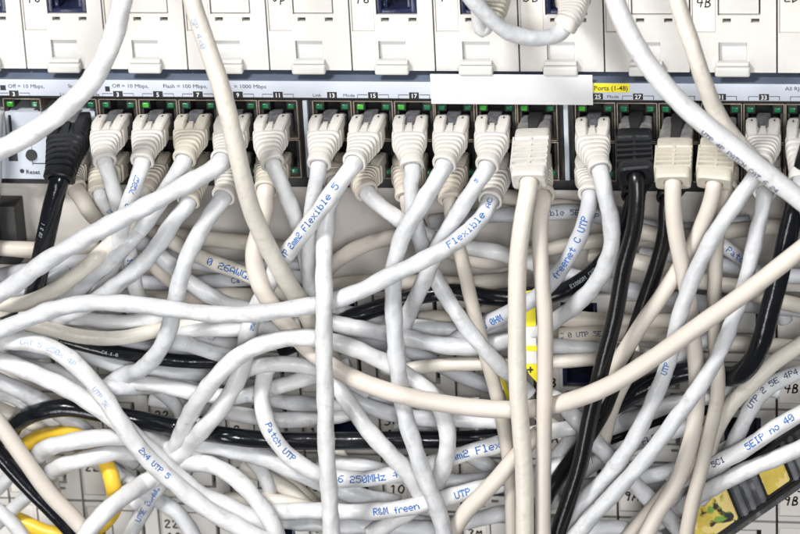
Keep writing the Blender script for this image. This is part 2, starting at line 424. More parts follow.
# strip printing
bm = BM()
def st(s, px, py, size, al='CENTER', bold=.012, sx=1.1): textmesh(bm, s, PX(px, py, 6), PZ(px, py, 6), 6.25, size, al, 0, sx)
yo = lambda px: (px-400)/800.*3.8
st('Off = 10 Mbps,', 112, 88.8+yo(110), 5.6, 'LEFT'); st('Flash = 100 Mbps,', 163, 88.8+yo(160), 5.6, 'LEFT'); st('= 1000 Mbps', 234, 88.8+yo(230), 5.6, 'LEFT')
st('Off = 10 Mbps,', 8, 87.6, 5.6, 'LEFT'); st('Link', 64, 97.2+yo(64), 4.6); st('Mode', 94, 97.2+yo(94), 4.6); st('Speed Mode:', 82, 88.8+yo(85), 5)
st('Link', 317, 96.9+yo(317), 4.6); st('Mode', 349, 96.9+yo(349), 4.6); st('Mode', 613, 97.+yo(613), 4.6)
st('All RJ-45', 785, 88.5+yo(785), 5.6, 'LEFT')
def prs(px0, py0, px1, py1):
    box(bm, PX(px0, py0, 6), PX(px1, py1, 6), 5.9, 6.22, PZ(px0, py1, 6), PZ(px0, py0, 6), 0)
nums = {14: '3', 118: '3', 158: '5', 198: '7', 238: '9', 278: '11', 332: '13', 373: '15', 414: '17', 598: '25', 638: '27', 679: '29', 721: '31', 764: '33', 806: '35'}
tx = []
for p, s in nums.items():
    y = 92.2+yo(p)
    prs(p-5, y, p+5, y+6.2); tx.append((p, y, s))
    if s not in ('13', '25'):
        for q in (-1, 1):
            prs(p+q*15.5, y+2.2, p+q*5.5, y+2.7) if q < 0 else prs(p+5.5, y+2.2, p+15.5, y+2.7)
            prs(p+q*15.5-.3, y+2.2, p+q*15.5+.3, y+6.4)
prs(0, 85.0, 6, 90); prs(105, 87.2-1, 110, 91.2)
build('printing', bm, M_blk, strip, False)
bm = BM()
for p, y, s in tx: textmesh(bm, s, PX(p, y+5.4, 6), PZ(p, y+5.4, 6), 6.45, 6.2, 'CENTER', .1)
build('port_numbers', bm, M_wht, strip, False)
bm = BM()
xa, xb = PX(593, 88, 6.3), PX(629.5, 88, 6.3); box(bm, xa, xb, 6, 6.4, PZ(611, 92, 6), PZ(611, 83.2, 6), .15)
yl = build('yellow_sticker', bm, M_yel, strip)
bm = BM(); textmesh(bm, 'Ports (1-48)', PX(611, 90.3, 6.4), PZ(611, 90.2, 6.4), 6.6, 6.6, 'CENTER', .07, 1.02); build('printing', bm, M_blk, yl, False)
# card laid over the strip
bm = BM()
box(bm, PX(430.5, 88, 9), PX(592.6, 88, 9), 7.2, 8.6, PZ(510, 104.5, 9), ZB-.6, .3)
tag(build('card_strip', bm, M_paper, None), 'blank white card strip covering the switch markings under the patch modules', 'card')
# ------------------------------------------------------------------ cables: data
# (key, kind, jacket, radius px, waypoints "x,y[,h]", label, [print: (text, x, y, size, dir, roll, colour)])
CB = []
def cable(key, jk, r, pts, label, prints=(), plug=None, lump=None, name='network_cable', soft=1.0):
    r = r*(.915 if jk in 'WwG' else .95 if jk in 'CPB' else 1)
    CB.append(dict(key=key, jk=jk, r=r, pts=pts, label=label, prints=prints, plug=plug, lump=lump, name=name, soft=soft))
UPB = 96; LOB = 86
# plug = (type, port px, port py, end px, end py, end h, boot colour, scale)
# ---- upper row, left to right
cable('a1', 'K', 10, '59,177,100 54,200,98 48,228,90 42,255,70 36,285,45 25,315,25 -20,335,15', 'glossy black cable with a thick ribbed black boot, upper plug at the far left', [('C0 5 1', 52, 225, 4.5, 1, .6, 'w')], ('K', 78, 122, 59, 180, 100, 'K'), name='patch_cable')
cable('p2', 'W', 8.6, '105,160,104 110,178,104 116,198,96 124,225,80 130,255,66 135,285,58 142,305,54 152,330,40', 'white cable with blue print from the plug under switch number 3', [('1058', 127, 263, 6.5, 1, .1, 'b')], ('A', 118, 122, 105, 162, 104, 'W'), name='patch_cable')
cable('p3', 'W', 8.8, '142,161,104 137,180,106 128,205,98 121,228,88 117,250,75 108,275,50 95,300,35', 'white cable with dark blue digits from the plug under switch number 5', [('7G8G7', 138, 181, 6, -1, .1, 'b'), ('SD8', 126, 205, 7, -1, 0, 'b')], ('A', 158, 122, 142, 162, 104, 'W'), name='patch_cable')
cable('p4', 'w', 9, '183,160,104 172,180,104 158,205,96 140,230,88 115,257,82 88,280,78 62,302,70 30,322,50 -20,345,40', 'bluish white cable from the yellowed boot under switch number 7', [], ('A', 198, 122, 184, 160, 104, 'C'), name='patch_cable')
cable('p5', 'w', 10.2, '224,160,108 205,174,124 180,188,132 150,204,134 115,222,130 80,241,124 45,262,116 15,284,108 -20,305,100', 'thick white cable sweeping left to the photo edge from the plug under switch number 9', [], ('A', 238, 122, 222, 161, 108, 'W'), name='patch_cable')
cable('p6', 'W', 8.8, '274,162,104 280,180,102 291,207,94 301,235,84 307,262,72 311,290,62 314,320,50 316,350,40', 'white cable hanging from the plug under switch number 11', [], ('A', 278, 122, 273, 164, 104, 'W'), name='patch_cable')
cable('p7', 'w', 8.6, '319,164,104 316,182,102 312,210,92 309,240,82 309,270,70 312,300,60', 'bluish white cable hanging from the plug under switch number 13', [], ('A', 332, 122, 319, 165, 104, 'W'), name='patch_cable')
cable('p8', 'W', 9.6, '354,162,108 342,180,124 325,203,130 308,226,124 292,247,114 278,266,100 266,290,84 254,315,74 247,338,66 245,355,62 238,378,88 225,402,98 208,424,104 193,440,98 182,452,76 168,466,52 150,484,30 130,505,10', 'white cable with large blue Flexible print slanting down left from the plug under number 15', [('UTP 2mm2 Flexible 5', 309, 224, 8, 1, .2, 'b'), ('250', 250, 322, 5, 1, -.3, 'b')], ('A', 373, 122, 354, 163, 108, 'W'), name='patch_cable')
cable('p9', 'w', 8.6, '412,166,104 411,185,100 413,208,92 418,232,84 427,258,76 441,288,84 458,315,90 476,340,92 496,362,90 515,380,70 530,395,40', 'white cable from the plug under number 17 running down right to the pale vertical cables', [], ('A', 414, 123, 412, 167, 104, 'W'), name='patch_cable')
cable('p10', 'w', 9.4, '444,165,106 434,184,112 418,210,116 403,235,112 395,262,104 393,290,104 394,320,104 396,350,104 400,385,104 405,415,106 414,445,108 425,478,108 438,510,104 450,560,98', 'long bluish white cable dropping to the bottom edge left of the cream vertical cable', [], ('A', 455, 123, 444, 165, 106, 'W'), name='patch_cable')
cable('p11', 'w', 9, '487,165,106 478,182,108 464,204,106 450,226,100 438,248,90 428,272,80 417,296,72 407,318,66 398,345,50 385,370,35', 'bluish white cable from the plug left of the tall square white plug', [('5', 487, 183, 5, 1, .3, 'b')], ('A', 496, 123, 487, 166, 106, 'W'), name='patch_cable')
cable('p12', 'C', 9.6, '529,177,112 526,195,124 522,225,132 518,260,136 517,300,138 517,345,138 518,390,138 521,430,138 524,470,136 525,560,132', 'pale cream cable falling straight down from the square white plug beside the port divider', [], ('S', 537, 124, 529, 182, 112, 'W'), lump=.2, name='patch_cable')
cable('p13', 'w', 9.4, '599,168,106 604,190,112 610,215,112 612,240,108 606,265,102 592,288,94 574,306,84 553,321,70 530,333,62 500,342,58 465,347,60 430,343,62 395,335,60 355,328,56 320,320,45', 'bluish white cable curving left below the yellow Ports sticker', [], ('A', 595, 125, 600, 170, 106, 'W'), name='patch_cable')
cable('p14', 'k', 8.3, '636,172,106 637,195,116 634,228,120 624,267,120 615,317,120 602,367,118 590,417,116 580,465,112 569,500,110 552,550,105', 'long matt black cable from the black square plug running down to the bottom edge', [], ('S', 637, 125, 636, 177, 106, 'K'), lump=.1, name='patch_cable')
cable('p15', 'P', 8.8, '673,180,110 673,205,114 676,235,112 682,265,106 688,295,98 692,330,90 696,365,86 697,395,86 694,425,90 687,455,92 675,485,94 658,512,94 635,560,92', 'cream cable with clear square plug, first right of the black plugs', [], ('T', 679, 126, 673, 183, 110, 'C'), lump=.2, name='patch_cable')
cable('p16', 'P', 8.4, '714,182,108 711,200,108 702,225,98 690,250,92 676,273,88 660,298,88 643,322,90 628,346,84 612,372,70 595,400,50 580,425,35', 'cream cable with clear square plug slanting down left behind its neighbour', [], ('T', 721, 126, 714, 184, 108, 'C'), lump=.2, name='patch_cable')
cable('p17', 'w', 8.9, '760,162,108 752,180,118 738,200,124 722,223,126 706,250,126 693,278,124 683,305,122 676,330,116 671,352,112 663,378,112 651,405,110 638,432,108 620,460,104 600,484,100 580,505,96 555,535,90 530,565,85', 'bluish white cable from the plug under switch number 33 with faint blue print lower down', [('UTP', 669, 366, 6.5, -1, .1, 'b')], ('A', 764, 126, 761, 164, 108, 'W'), name='patch_cable')
cable('p18', 'G', 8.8, '801,182,108 806,205,104 815,240,90 825,280,80', 'grey boot cut by the right photo edge with its cable', [], ('A', 806, 126, 801, 180, 108, 'G'), name='patch_cable')
# ---- lower row
cable('l1', 'B', 9, '72,186,84 78,200,78 92,214,70 112,230,62 135,248,50 160,270,35 190,292,16 220,306,0', 'beige cable coming out behind the thick black boot', [], ('A', 78, 160, 76, 190, 86, 'B'), name='patch_cable')
cable('l2', 'W', 7.6, '101,192,84 107,205,84 114,218,80 122,236,62 130,250,45', 'white cable with blue print from the low boot under number 3', [('UTP 5', 111, 211, 6, 1, .0, 'b')], ('A', 118, 160, 100, 193, 84, 'C'), name='patch_cable')
cable('l3', 'C', 8.2, '143,190,84 136,208,82 122,232,84 104,250,86 82,270,86 55,290,84 25,303,80 2,304,70 -25,290,50', 'cream cable bending left under the thick white sweep', [], ('A', 158, 160, 145, 192, 84, 'B'), name='patch_cable')
cable('l4', 'w', 9.2, '186,200,86 176,218,90 162,240,92 142,264,92 120,282,90 95,300,86 65,316,70 30,335,50 -20,350,40', 'grey white cable slanting left under the plug with number 7', [], ('A', 198, 160, 188, 202, 86, 'C'), name='patch_cable')
cable('l5', 'w', 9.4, '222,194,92 214,210,100 200,232,108 187,258,108 179,285,106 173,312,104 167,335,104 156,355,104 140,370,100 126,375,84 112,383,50 98,396,30 80,405,20', 'grey white cable that drops under the number 9 plug and curls left at its end', [], ('A', 238, 160, 223, 197, 92, 'W'), name='patch_cable')
cable('l6', 'P', 9.6, '266,186,88 265,205,90 259,232,92 254,255,92 259,282,92 275,310,94 295,335,98 315,354,102 345,374,106 390,392,108 440,403,108 490,409,108 530,409,108 570,401,120 610,385,134 655,357,142 700,325,146 745,293,148 785,262,146 825,230,140', 'cream cable in one very long loop from the number 11 boot to the right edge', [], ('A', 278, 160, 266, 190, 88, 'C'), lump=.25, name='patch_cable')
cable('l7', 'W', 9.4, '334,178,86 331,192,86 328,208,92 326,228,104 324,255,118 324,290,130 324,340,134 325,390,136 326,440,136 329,490,134 333,560,130', 'thick white cable falling straight down to the bottom edge below number 13', [], ('A', 332, 161, 335, 182, 86, 'B'), name='patch_cable')
cable('l8', 'W', 8.8, '368,190,86 374,202,84 390,213,78 410,226,70 432,238,64 460,246,58 500,253,50 540,265,40', 'white cable bending right from the low beige boot between numbers 15 and 17', [], ('A', 373, 161, 367, 192, 86, 'B'), name='patch_cable')
cable('l9', 'B', 8, '408,200,84 412,220,70 425,245,55 430,275,40', 'dim beige cable from the low boot under number 17', [], ('A', 414, 161, 407, 197, 84, 'B'), name='patch_cable')
cable('l10', 'B', 7.4, '450,205,84 452,222,82 458,245,82 464,268,80 471,300,76 480,335,70 490,370,66 498,400,70 505,435,76 510,470,84 512,510,84 513,560,80', 'thin beige cable from the dark ribbed boot, passing behind the blue print cable', [], ('A', 455, 161, 450, 200, 84, 'B'), lump=.2, name='patch_cable')
cable('l11', 'w', 9.4, '490,200,90 484,214,104 468,232,114 446,248,122 420,262,124 390,276,124 358,292,124 325,303,124 290,309,124 250,314,124 210,314,122 170,309,122 130,304,120 90,303,118 55,309,112 20,322,104 -25,340,95', 'long white cable with Flexible print slanting left then running level to the left edge', [('Flexible', 467, 230, 8, 1, .2, 'b'), ('AC', 489, 207, 6, 1, .1, 'b')], ('A', 496, 161, 490, 201, 90, 'W'), name='patch_cable')
cable('l12', 'P', 8.4, '542,196,92 541,215,106 540,245,116 542,280,122 545,320,124 545,370,124 544,430,124 543,490,124 543,560,120', 'pinkish cream vertical cable just right of the brighter cream vertical cable', [], ('A', 537, 162, 543, 196, 92, 'C'), lump=.2, name='patch_cable')
cable('l13', 'G', 8.8, '590,194,88 587,212,92 580,235,94 568,258,92 553,280,88 537,296,84 515,309,80 492,321,76 468,333,66 445,348,50', 'grey cable printed freenet C UTP in blue, curving left below the yellow sticker', [('freenet C UTP', 572, 245, 8, -1, .1, 'b'), ('25 0HM', 494, 318, 7.5, 1, -.1, 'b')], ('A', 595, 163, 590, 195, 88, 'W'), name='patch_cable')
cable('l14', 'K', 8.4, '630,200,88 626,220,82 616,244,74 600,265,66 580,282,60 555,294,54 525,299,48 490,297,44 455,292,42 420,296,40 385,306,38 350,318,36 315,335,28 280,350,20', 'black cable with white speckled print curving left from the lower black boot', [('E188601 CAT', 588, 276, 4.6, -1, .1, 'w')], ('A', 637, 163, 633, 198, 88, 'K'), name='patch_cable')
cable('l15', 'k', 7.8, '666,202,88 665,232,84 657,265,76 646,297,70 635,330,68 622,362,72 612,390,80 603,412,82 586,440,78 570,462,74 552,488,68 538,515,60 525,560,50', 'second matt black cable, behind the long one, from the ribbed black boot', [], ('A', 679, 163, 668, 200, 88, 'K'), lump=.1, name='patch_cable')
cable('l16', 'B', 7.8, '725,190,88 721,210,84 717,240,78 715,275,74 714,310,72 715,345,74 718,375,78 716,405,82 709,435,86 701,470,90 692,505,90 682,560,88', 'beige cable from the low boot under number 31, straight down then to the bottom edge', [], ('A', 721, 163, 726, 190, 88, 'B'), lump=.2, name='patch_cable')
cable('l17', 'w', 8.8, '764,196,92 761,215,98 755,240,104 749,268,108 742,295,112 733,320,116 724,343,120 712,367,124 695,393,126 675,420,126 655,447,126 632,474,124 608,500,122 585,525,120 555,565,115', 'bluish grey white cable from the low boot under number 33, diagonal to the bottom edge', [], ('A', 764, 163, 765, 192, 92, 'W'), name='patch_cable')
# ---- front cables over the top
cable('f1', 'W', 11.8, '124,-25,150 121,5,156 110,45,160 92,80,164 65,108,166 30,134,164 -30,163,155', 'very thick white cable curving in front of the patch modules at the top left')
cable('f2', 'C', 9.8, '186,-25,140 195,10,146 208,48,152 222,90,156 232,130,156 241,170,150 250,205,140 262,235,124 276,262,108 290,286,90 306,312,70 322,345,50 345,380,30', 'cream cable with faint pale blue print falling in front of the number 9 plug', [('5P 4x0', 203, 33, 7, 1, .5, 'p')], lump=.3)
cable('f4', 'W', 11.2, '608,-30,150 618,8,156 634,42,160 656,75,164 682,104,166 712,130,168 745,156,168 780,184,166 830,222,160', 'very thick white cable with blurred dark blue print crossing the top right corner', [('UTP 4P PATCH CAT 6 24', 745, 154, 6, 1, .85, 'd')], lump=.4)
cable('f5', 'C', 9.2, '670,-25,130 680,10,136 692,45,140 704,82,140 718,115,136 740,145,120 770,175,110 815,205,100', 'cream cable at the top right passing under the very thick white one', lump=.3)
# ---- top grey cable with the boots
cable('g1', 'w', 9.0, '565,26,76 553,35,84 540,38,90 525,37,96 505,30,102 486,14,108 468,-6,112 450,-35,112', 'grey cable sagging from a ribbed white boot at the top, in front of the modules', [], ('U', 574, -35, 564, 27, 74, 'W'), name='patch_cable')
cable('g2', 'W', 8.4, '484,30,40 478,34,46 474,28,54 478,10,60 482,-30,62', 'small white loop behind the grey sagging cable at the top', [], ('U', 497, -40, 487, 24, 44, 'C'), name='patch_cable')
# ---- left side
cable('b0', 'G', 8, '-3,110,20 -5,140,24 -6,180,26 -10,230,20', 'pale cable at the very left edge beside the reset label')
cable('b1', 'W', 10, '-25,344,96 5,341,98 35,343,102 62,354,106 88,377,108 110,406,108 130,437,108 152,463,106 178,486,104 205,508,104 240,528,102 290,555,98', 'thick white cable with faint blue print crossing from the left edge to the bottom', [('CAT 5 250x 4P', 50, 350, 6.5, 1, .1, 'p'), ('UTP 5E', 103, 396, 6, 1, .3, 'p'), ('2x4 UTP 5', 152, 462, 7, 1, -.1, 'b')])
cable('b2', 'W', 10, '-25,356,84 10,364,86 45,378,90 80,396,92 115,420,94 145,446,88 170,470,84 200,494,82 235,510,78 275,530,70', 'thick white cable below the faint print cable, from left edge to the bottom')
cable('b3', 'w', 9.6, '-25,372,62 10,386,62 45,404,60 75,424,56 105,446,50 135,462,44', 'bluish white cable passing behind the black arc at the left')
cable('b3b', 'w', 8.6, '-25,345,60 20,365,58 55,372,56 90,386,54 130,388,52 175,386,54 215,395,50', 'grey white cable behind the faint print cable at the left')
cable('b4', 'K', 9, '8,440,30 16,424,52 36,413,66 64,408,72 100,413,72 140,420,70 180,428,66 220,435,64 265,440,62 310,441,60 360,441,58 410,440,56 450,440,50 500,438,40', 'black cable arching at the left then running level behind the white verticals')
cable('b5', 'K', 7, '60,338,56 88,346,58 115,352,58 145,357,56 180,361,52 215,362,46 250,360,40', 'thin black cable piece between white cables right of the left edge', [('C4 1 0', 112, 350, 4, 1, .4, 'w')])
cable('y1', 'Y', 8.2, '14,462,30 22,448,44 42,437,52 66,434,54 88,441,56 104,460,58 113,485,58 114,508,54 100,526,50 75,536,46 45,532,44 22,522,40 0,512,35', 'bright yellow cable looped in a ring at the bottom left')
cable('b6', 'W', 9.6, '38,470,30 38,456,70 48,448,92 70,442,96 98,438,94 125,437,90 150,440,76 175,450,50', 'white cable end bending away over the yellow loop, the upper of two')
cable('b6b', 'W', 9.6, '52,492,30 50,474,70 62,466,94 86,459,98 112,453,94 138,452,76 165,462,40 190,475,0', 'white cable end bending away over the yellow loop, the lower of two')
cable('b7', 'W', 9.8, '72,560,110 88,532,112 112,506,112 140,486,110 160,474,92 180,462,50 196,452,10 220,446,-10', 'white cable rising from the bottom edge left of the printed stub')
cable('b8', 'w', 8.6, '122,560,80 134,528,84 148,503,86 163,480,84 174,463,62 188,446,28 204,430,-6', 'short white cable with dense blue print at the bottom left', [('UTP5E 26AWG', 147, 503, 7, -1, 0, 'b')])
cable('b9', 'P', 9, '-25,395,110 0,425,112 25,460,112 50,494,112 75,520,110 110,560,105', 'straight cream cable beside a black one in the bottom left corner', lump=.15)
cable('b10', 'K', 8.8, '-25,425,96 0,455,98 25,483,98 50,508,98 90,550,94', 'straight black cable under the cream one in the bottom left corner', lump=.15)
cable('b11', 'W', 8, '-20,500,70 0,512,74 18,530,74 35,560,70', 'white cable cut by the bottom left corner')
cable('b12', 'w', 7.6, '-15,500,40 2,485,44 15,470,44 30,455,34', 'short white cable between the corner and the black straight cable, upper', lump=.3)
cable('b13', 'w', 7.6, '-10,530,40 10,512,44 28,496,44 50,478,34', 'short white cable between the corner and the black straight cable, lower', lump=.3)
# ---- levels at mid left
cable('m1', 'C', 7.8, '22,322,50 50,329,60 85,337,66 120,338,66 155,331,64 190,325,58 225,321,48 262,318,36 310,314,18', 'cream cable running level under the long level white cable at the left')
cable('m2', 'w', 8, '-20,300,40 30,290,44 70,272,40', 'dim white cable between the two sweeping cables at the left edge', lump=.3)
cable('m3', 'w', 8.4, '168,340,56 190,345,60 215,353,62 245,361,58 280,364,50', 'white cable joining under the big white arc, left of it')
cable('m4', 'W', 7.6, '160,340,40 200,330,52 235,330,56 270,328,50 300,322,40', 'white level cable under the long level white cable, middle')
cable('m5', 'W', 9.6, '140,490,10 160,468,40 172,452,66 181,436,92 190,415,104 206,390,110 228,365,112 255,347,112 285,339,110 315,338,108 350,347,104 382,361,102 412,379,100 435,400,98 446,425,96 447,452,92 438,480,84 418,503,72 395,520,60 370,535,50', 'big white arc rising from the U bend, over the middle, then down')
cable('m6', 'W', 8.6, '232,376,60 255,367,76 285,364,80 318,369,76 345,378,66 370,392,50', 'white cable level just below the big white arc', lump=.6)
cable('m7', 'W', 8.8, '130,382,50 165,386,60 200,394,62 230,397,66 260,392,70 290,383,72 318,374,66 350,366,50', 'white cable with faint dotted blue print passing behind the U bend', [('3 0 0 5 6', 262, 396, 5, 1, .6, 'p')])
cable('m8', 'W', 9.2, '272,360,44 264,378,72 262,402,88 269,428,92 285,452,92 312,471,90 345,479,88 380,477,86 410,470,84 440,461,82 470,452,78 500,444,70 535,434,50 575,428,40', 'white cable with large blue 250MHz print curving through the lower middle', [('Patch UTP', 278, 442, 7.5, 1, -.1, 'b'), ('6 250MHz 4x', 372, 478, 8.6, 1, .05, 'b'), ('8mm2 Flexi', 476, 449, 8.6, 1, .05, 'b')])
cable('m9', 'W', 9.4, '240,515,44 280,512,60 325,511,72 365,512,78 405,508,80 440,500,78 470,491,74 505,483,66 540,472,54 590,455,40', 'white cable with blue R&M freenet print near the bottom middle', [('R&M freen', 402, 508, 8.6, 1, .05, 'b'), ('UTP', 461, 493, 8.4, 1, .05, 'b'), ('4.6', 510, 482, 8, 1, .1, 'b')])
cable('m10', 'W', 9.4, '322,362,60 335,382,84 350,405,96 368,430,98 388,452,98 405,470,94 420,492,84 440,515,70', 'white diagonal cable from the straight white vertical down to the printed cables')
cable('m11', 'P', 8.8, '540,432,60 524,448,76 508,466,88 498,478,92 482,495,94 466,512,92 445,545,88', 'short cream cable slanting down left from the cream verticals', lump=.2)
cable('m12', 'W', 9.4, '160,470,44 185,464,66 210,465,78 235,478,82 255,498,84 270,520,84 285,555,80', 'white cable arching right of the blue printed corner at the bottom left')
cable('m13', 'w', 10.4, '185,440,30 220,447,46 255,455,50 290,468,52 325,484,50 360,497,44 400,505,36', 'wide bluish white cable running behind the 250MHz cable')
cable('m14', 'w', 9, '130,455,6 160,475,30 205,500,50 235,515,60 262,535,56 280,560,50', 'pale cable in the shade at the bottom left, between two thick white ones')
cable('m15', 'w', 9.4, '320,462,44 350,465,54 385,472,56 420,478,50 460,482,46 500,480,40', 'bluish white cable behind the blue lettering in the lower middle')
cable('m16', 'P', 6.6, '250,455,-12 285,478,14 302,492,28 320,506,34 345,520,30 380,540,20', 'thin pinkish cable in the shade at the lower middle', lump=.2)
cable('m17', 'w', 9.4, '260,520,46 300,522,50 350,526,52 400,528,50 440,530,46', 'white cable along the bottom edge under the R&M print')
cable('m18', 'C', 8, '225,500,30 260,500,44 300,506,48 340,520,40', 'pale cable behind the arching white one near the bottom')
cable('m19', 'w', 8.6, '330,385,40 355,400,50 385,412,56 420,418,54 460,420,50 510,422,40', 'grey white cable crossing behind the long cream loop')
cable('m20', 'C', 7.4, '395,372,50 430,366,60 470,364,62 510,364,54 550,362,44 600,358,40 640,350,30', 'cream level cable behind the two pale verticals')
cable('m21', 'W', 8, '395,355,40 412,372,54 432,392,60 455,410,50 480,425,36', 'white cable with blue digits slanting behind the big white arc', [('5 FTP 5C', 430, 388, 7.5, 1, -.1, 'b')])
cable('m22', 'w', 7.4, '128,372,30 150,385,40 175,405,40 184,425,30 184,450,10 172,482,-8', 'grey shaded cable behind the U bend')
# ---- centre band below the switch: 26AWG and fillers
cable('n1', 'C', 8, '170,240,30 190,252,48 215,263,58 245,274,62 270,286,58 300,300,40', 'beige cable with bold blue 26AWG print below the number 9 plug', [('0 26AWGx', 231, 269, 8.4, 1, .1, 'b')])
cable('n2', 'w', 8.8, '128,236,40 150,248,52 172,266,60 192,284,62 215,298,60 240,308,54 270,315,46', 'bluish white diagonal cable crossing under the drop from number 9')
fill = [
 ('B', 8.4, '150,232,6 200,238,16 250,243,20 300,250,10', 'dim beige cable just below the boots left of centre'),
 ('G', 8, '150,252,6 195,262,14 245,268,16 300,262,8', 'dim grey cable behind the 26AWG print'),
 ('B', 8.6, '-20,246,18 15,249,22 50,250,22 100,246,12', 'short dim beige cable behind the glossy black one'),
 ('G', 8.6, '-20,280,10 30,270,16 80,262,18 130,262,10', 'dim grey cable at the left edge behind the sweeping cables'),
 ('G', 8.4, '130,282,10 180,284,20 230,280,22 280,276,18 330,282,8', 'grey cable behind the centre left cables'),
 ('B', 9, '140,300,14 190,298,22 235,296,26 290,300,20 340,306,8', 'beige cable behind the long level white cable'),
 ('P', 8.2, '320,275,8 345,255,26 370,243,34 395,236,34 425,225,20', 'dim pinkish cable in the shade right of the straight white drop'),
 ('B', 8.6, '310,290,10 350,284,22 400,282,26 460,284,20 520,278,10', 'dim beige cable behind the Flexible print in the centre'),
 ('B', 8.6, '500,195,8 540,205,22 575,208,22 620,215,10', 'dim beige cable behind the square plug boots'),
 ('G', 8.4, '430,222,6 480,216,22 530,214,28 580,212,24 620,222,12 680,230,12 750,222,10', 'grey cable with blue print behind the freenet cable'),
 ('B', 8.8, '420,320,12 465,316,24 505,314,28 560,318,24 620,322,18 700,320,14', 'beige cable behind the curved grey printed cable'),
 ('G', 8.8, '540,270,8 580,278,24 620,288,26 680,300,22 760,306,16 830,312,10', 'grey cable running level at the right behind black cables'),
 ('B', 8.4, '560,335,10 600,333,22 650,335,26 700,340,24 760,345,18 830,350,10', 'beige cable with dark print running level in the right half'),
 ('G', 8.4, '640,255,10 690,258,22 740,268,26 790,276,22 830,278,10', 'grey cable at the right behind the long cream diagonal'),
 ('B', 8.4, '620,226,4 670,236,16 720,232,18 780,226,16 830,230,8', 'beige cable under the right hand boots'),
 ('w', 7.8, '705,232,20 725,247,40 745,262,46 762,278,34 776,298,16 786,322,0', 'short white cable with blue Patch print at the right'),
 ('B', 8.4, '740,290,8 775,300,22 800,306,26 830,312,16', 'beige cable right of the large black bend'),
 ('C', 8.6, '590,255,10 640,262,16 700,280,18 760,290,12', 'dim cream cable between black and cream drops'),
 ('P', 8, '430,245,10 490,262,18 545,250,20 600,240,14 660,232,4', 'dim cream cable behind the two pale verticals below the switch'),
 ('w', 8.8, '540,345,26 580,348,36 620,352,36 670,360,32 720,372,24 780,392,14', 'greyish cable behind the black drop at right'),
 ('G', 9, '0,360,14 50,350,22 110,345,26 165,350,24 230,345,18', 'grey cable deep behind the left bundle'),
 ('w', 8.6, '60,305,26 100,322,38 150,322,40 200,340,38 260,348,28', 'white cable deep behind the level cables at left'),
 ('w', 8.8, '330,310,16 370,318,30 410,326,34 460,330,30 520,325,16', 'white cable deep behind the crossing at centre'),
 ('G', 8.4, '330,345,14 365,340,26 410,352,30 460,375,24 500,390,12', 'grey cable deep below the centre crossing'),
]
fp_ = {9: [('Cable 5E UTP', 570, 212, 6.5, 1, .1, 'd')], 10: [('UTP CAT', 470, 316, 6.5, 1, .1, 'd')], 12: [('C 0 UTP 5E co', 590, 333, 6, 1, .1, 'd')], 15: [('Patch', 736, 256, 7, 1, 0, 'b')], 4: [('Cat 5', 245, 280, 6.5, 1, .1, 'd')]}
for i, (jk, r, pts, lb) in enumerate(fill): cable('z%d' % i, jk, r, pts, lb, fp_.get(i, ()), lump=.6)

extra = [
 ('w', 7.6, '330,372,24 365,380,40 405,398,44 440,408,42 480,404,30', 'thin pale cable crossing under the long cream loop, centre'),
 ('W', 7.8, '20,318,36 70,318,46 120,322,48 170,318,44 215,335,30', 'thin white cable between the two level cables at the left'),
 ('C', 7.4, '425,330,24 470,352,40 505,382,44 540,415,40 570,440,24', 'thin cream cable slanting behind the two pale verticals'),
 ('w', 7.6, '560,450,20 600,425,34 640,385,38 690,350,34 730,325,20', 'thin grey cable rising to the right behind the diagonals'),
 ('W', 7.8, '150,430,20 190,424,36 230,440,44 262,472,44 275,510,30', 'thin white cable bending down under the U bend'),
 ('w', 8.8, '215,436,20 250,446,40 290,462,46 325,486,44 355,515,40 375,560,36', 'white cable slanting behind the 250MHz cable towards the bottom edge'),
 ('C', 8.2, '240,466,16 272,480,34 300,500,38 325,528,36 340,560,30', 'cream cable deep at the bottom, left of the straight white drop'),
 ('w', 9, '80,452,14 112,470,34 145,492,40 180,516,44 205,560,40', 'shaded white cable behind the yellow loop, running to the bottom edge'),
 ('W', 8.6, '150,398,16 190,406,30 235,414,34 285,420,34 335,416,30 385,404,14', 'white cable just above the long black one, deep in the tangle'),
 ('w', 8.6, '395,424,16 435,438,34 475,458,36 515,486,32 545,530,26', 'greyish cable slanting behind the 8mm2 print'),
 ('w', 9, '360,505,14 400,520,34 450,524,40 500,514,40 560,500,26', 'white cable low between the cream cables at the bottom centre'),
 ('C', 8, '-20,400,10 25,420,16 70,442,20 110,466,16 150,500,10', 'dim cream cable deep behind the left bundle'),
 ('w', 8.8, '-25,325,44 20,330,50 70,348,48 120,366,44 175,372,40 230,378,28', 'white cable wedged under the faint print cable, left of centre'),
 ('w', 8.8, '545,500,10 590,486,26 640,478,30 700,462,24 745,440,14', 'grey cable deep behind the lower right diagonals'),
 ('C', 8.4, '330,440,10 345,470,24 352,505,28 350,560,24', 'dim cream cable hanging behind the straight white drop'),
 ('W', 8.6, '-25,385,40 15,398,46 50,418,44 90,446,36 120,480,24', 'white cable under the black arc at the lower left'),
 ('w', 8.4, '250,395,12 285,402,28 330,404,34 375,398,34 430,400,30 490,412,20', 'bluish cable hidden behind the long cream loop'),
]
for i, (jk, r, pts, lb) in enumerate(extra): cable('x%d' % i, jk, r, pts, lb, lump=1.0)
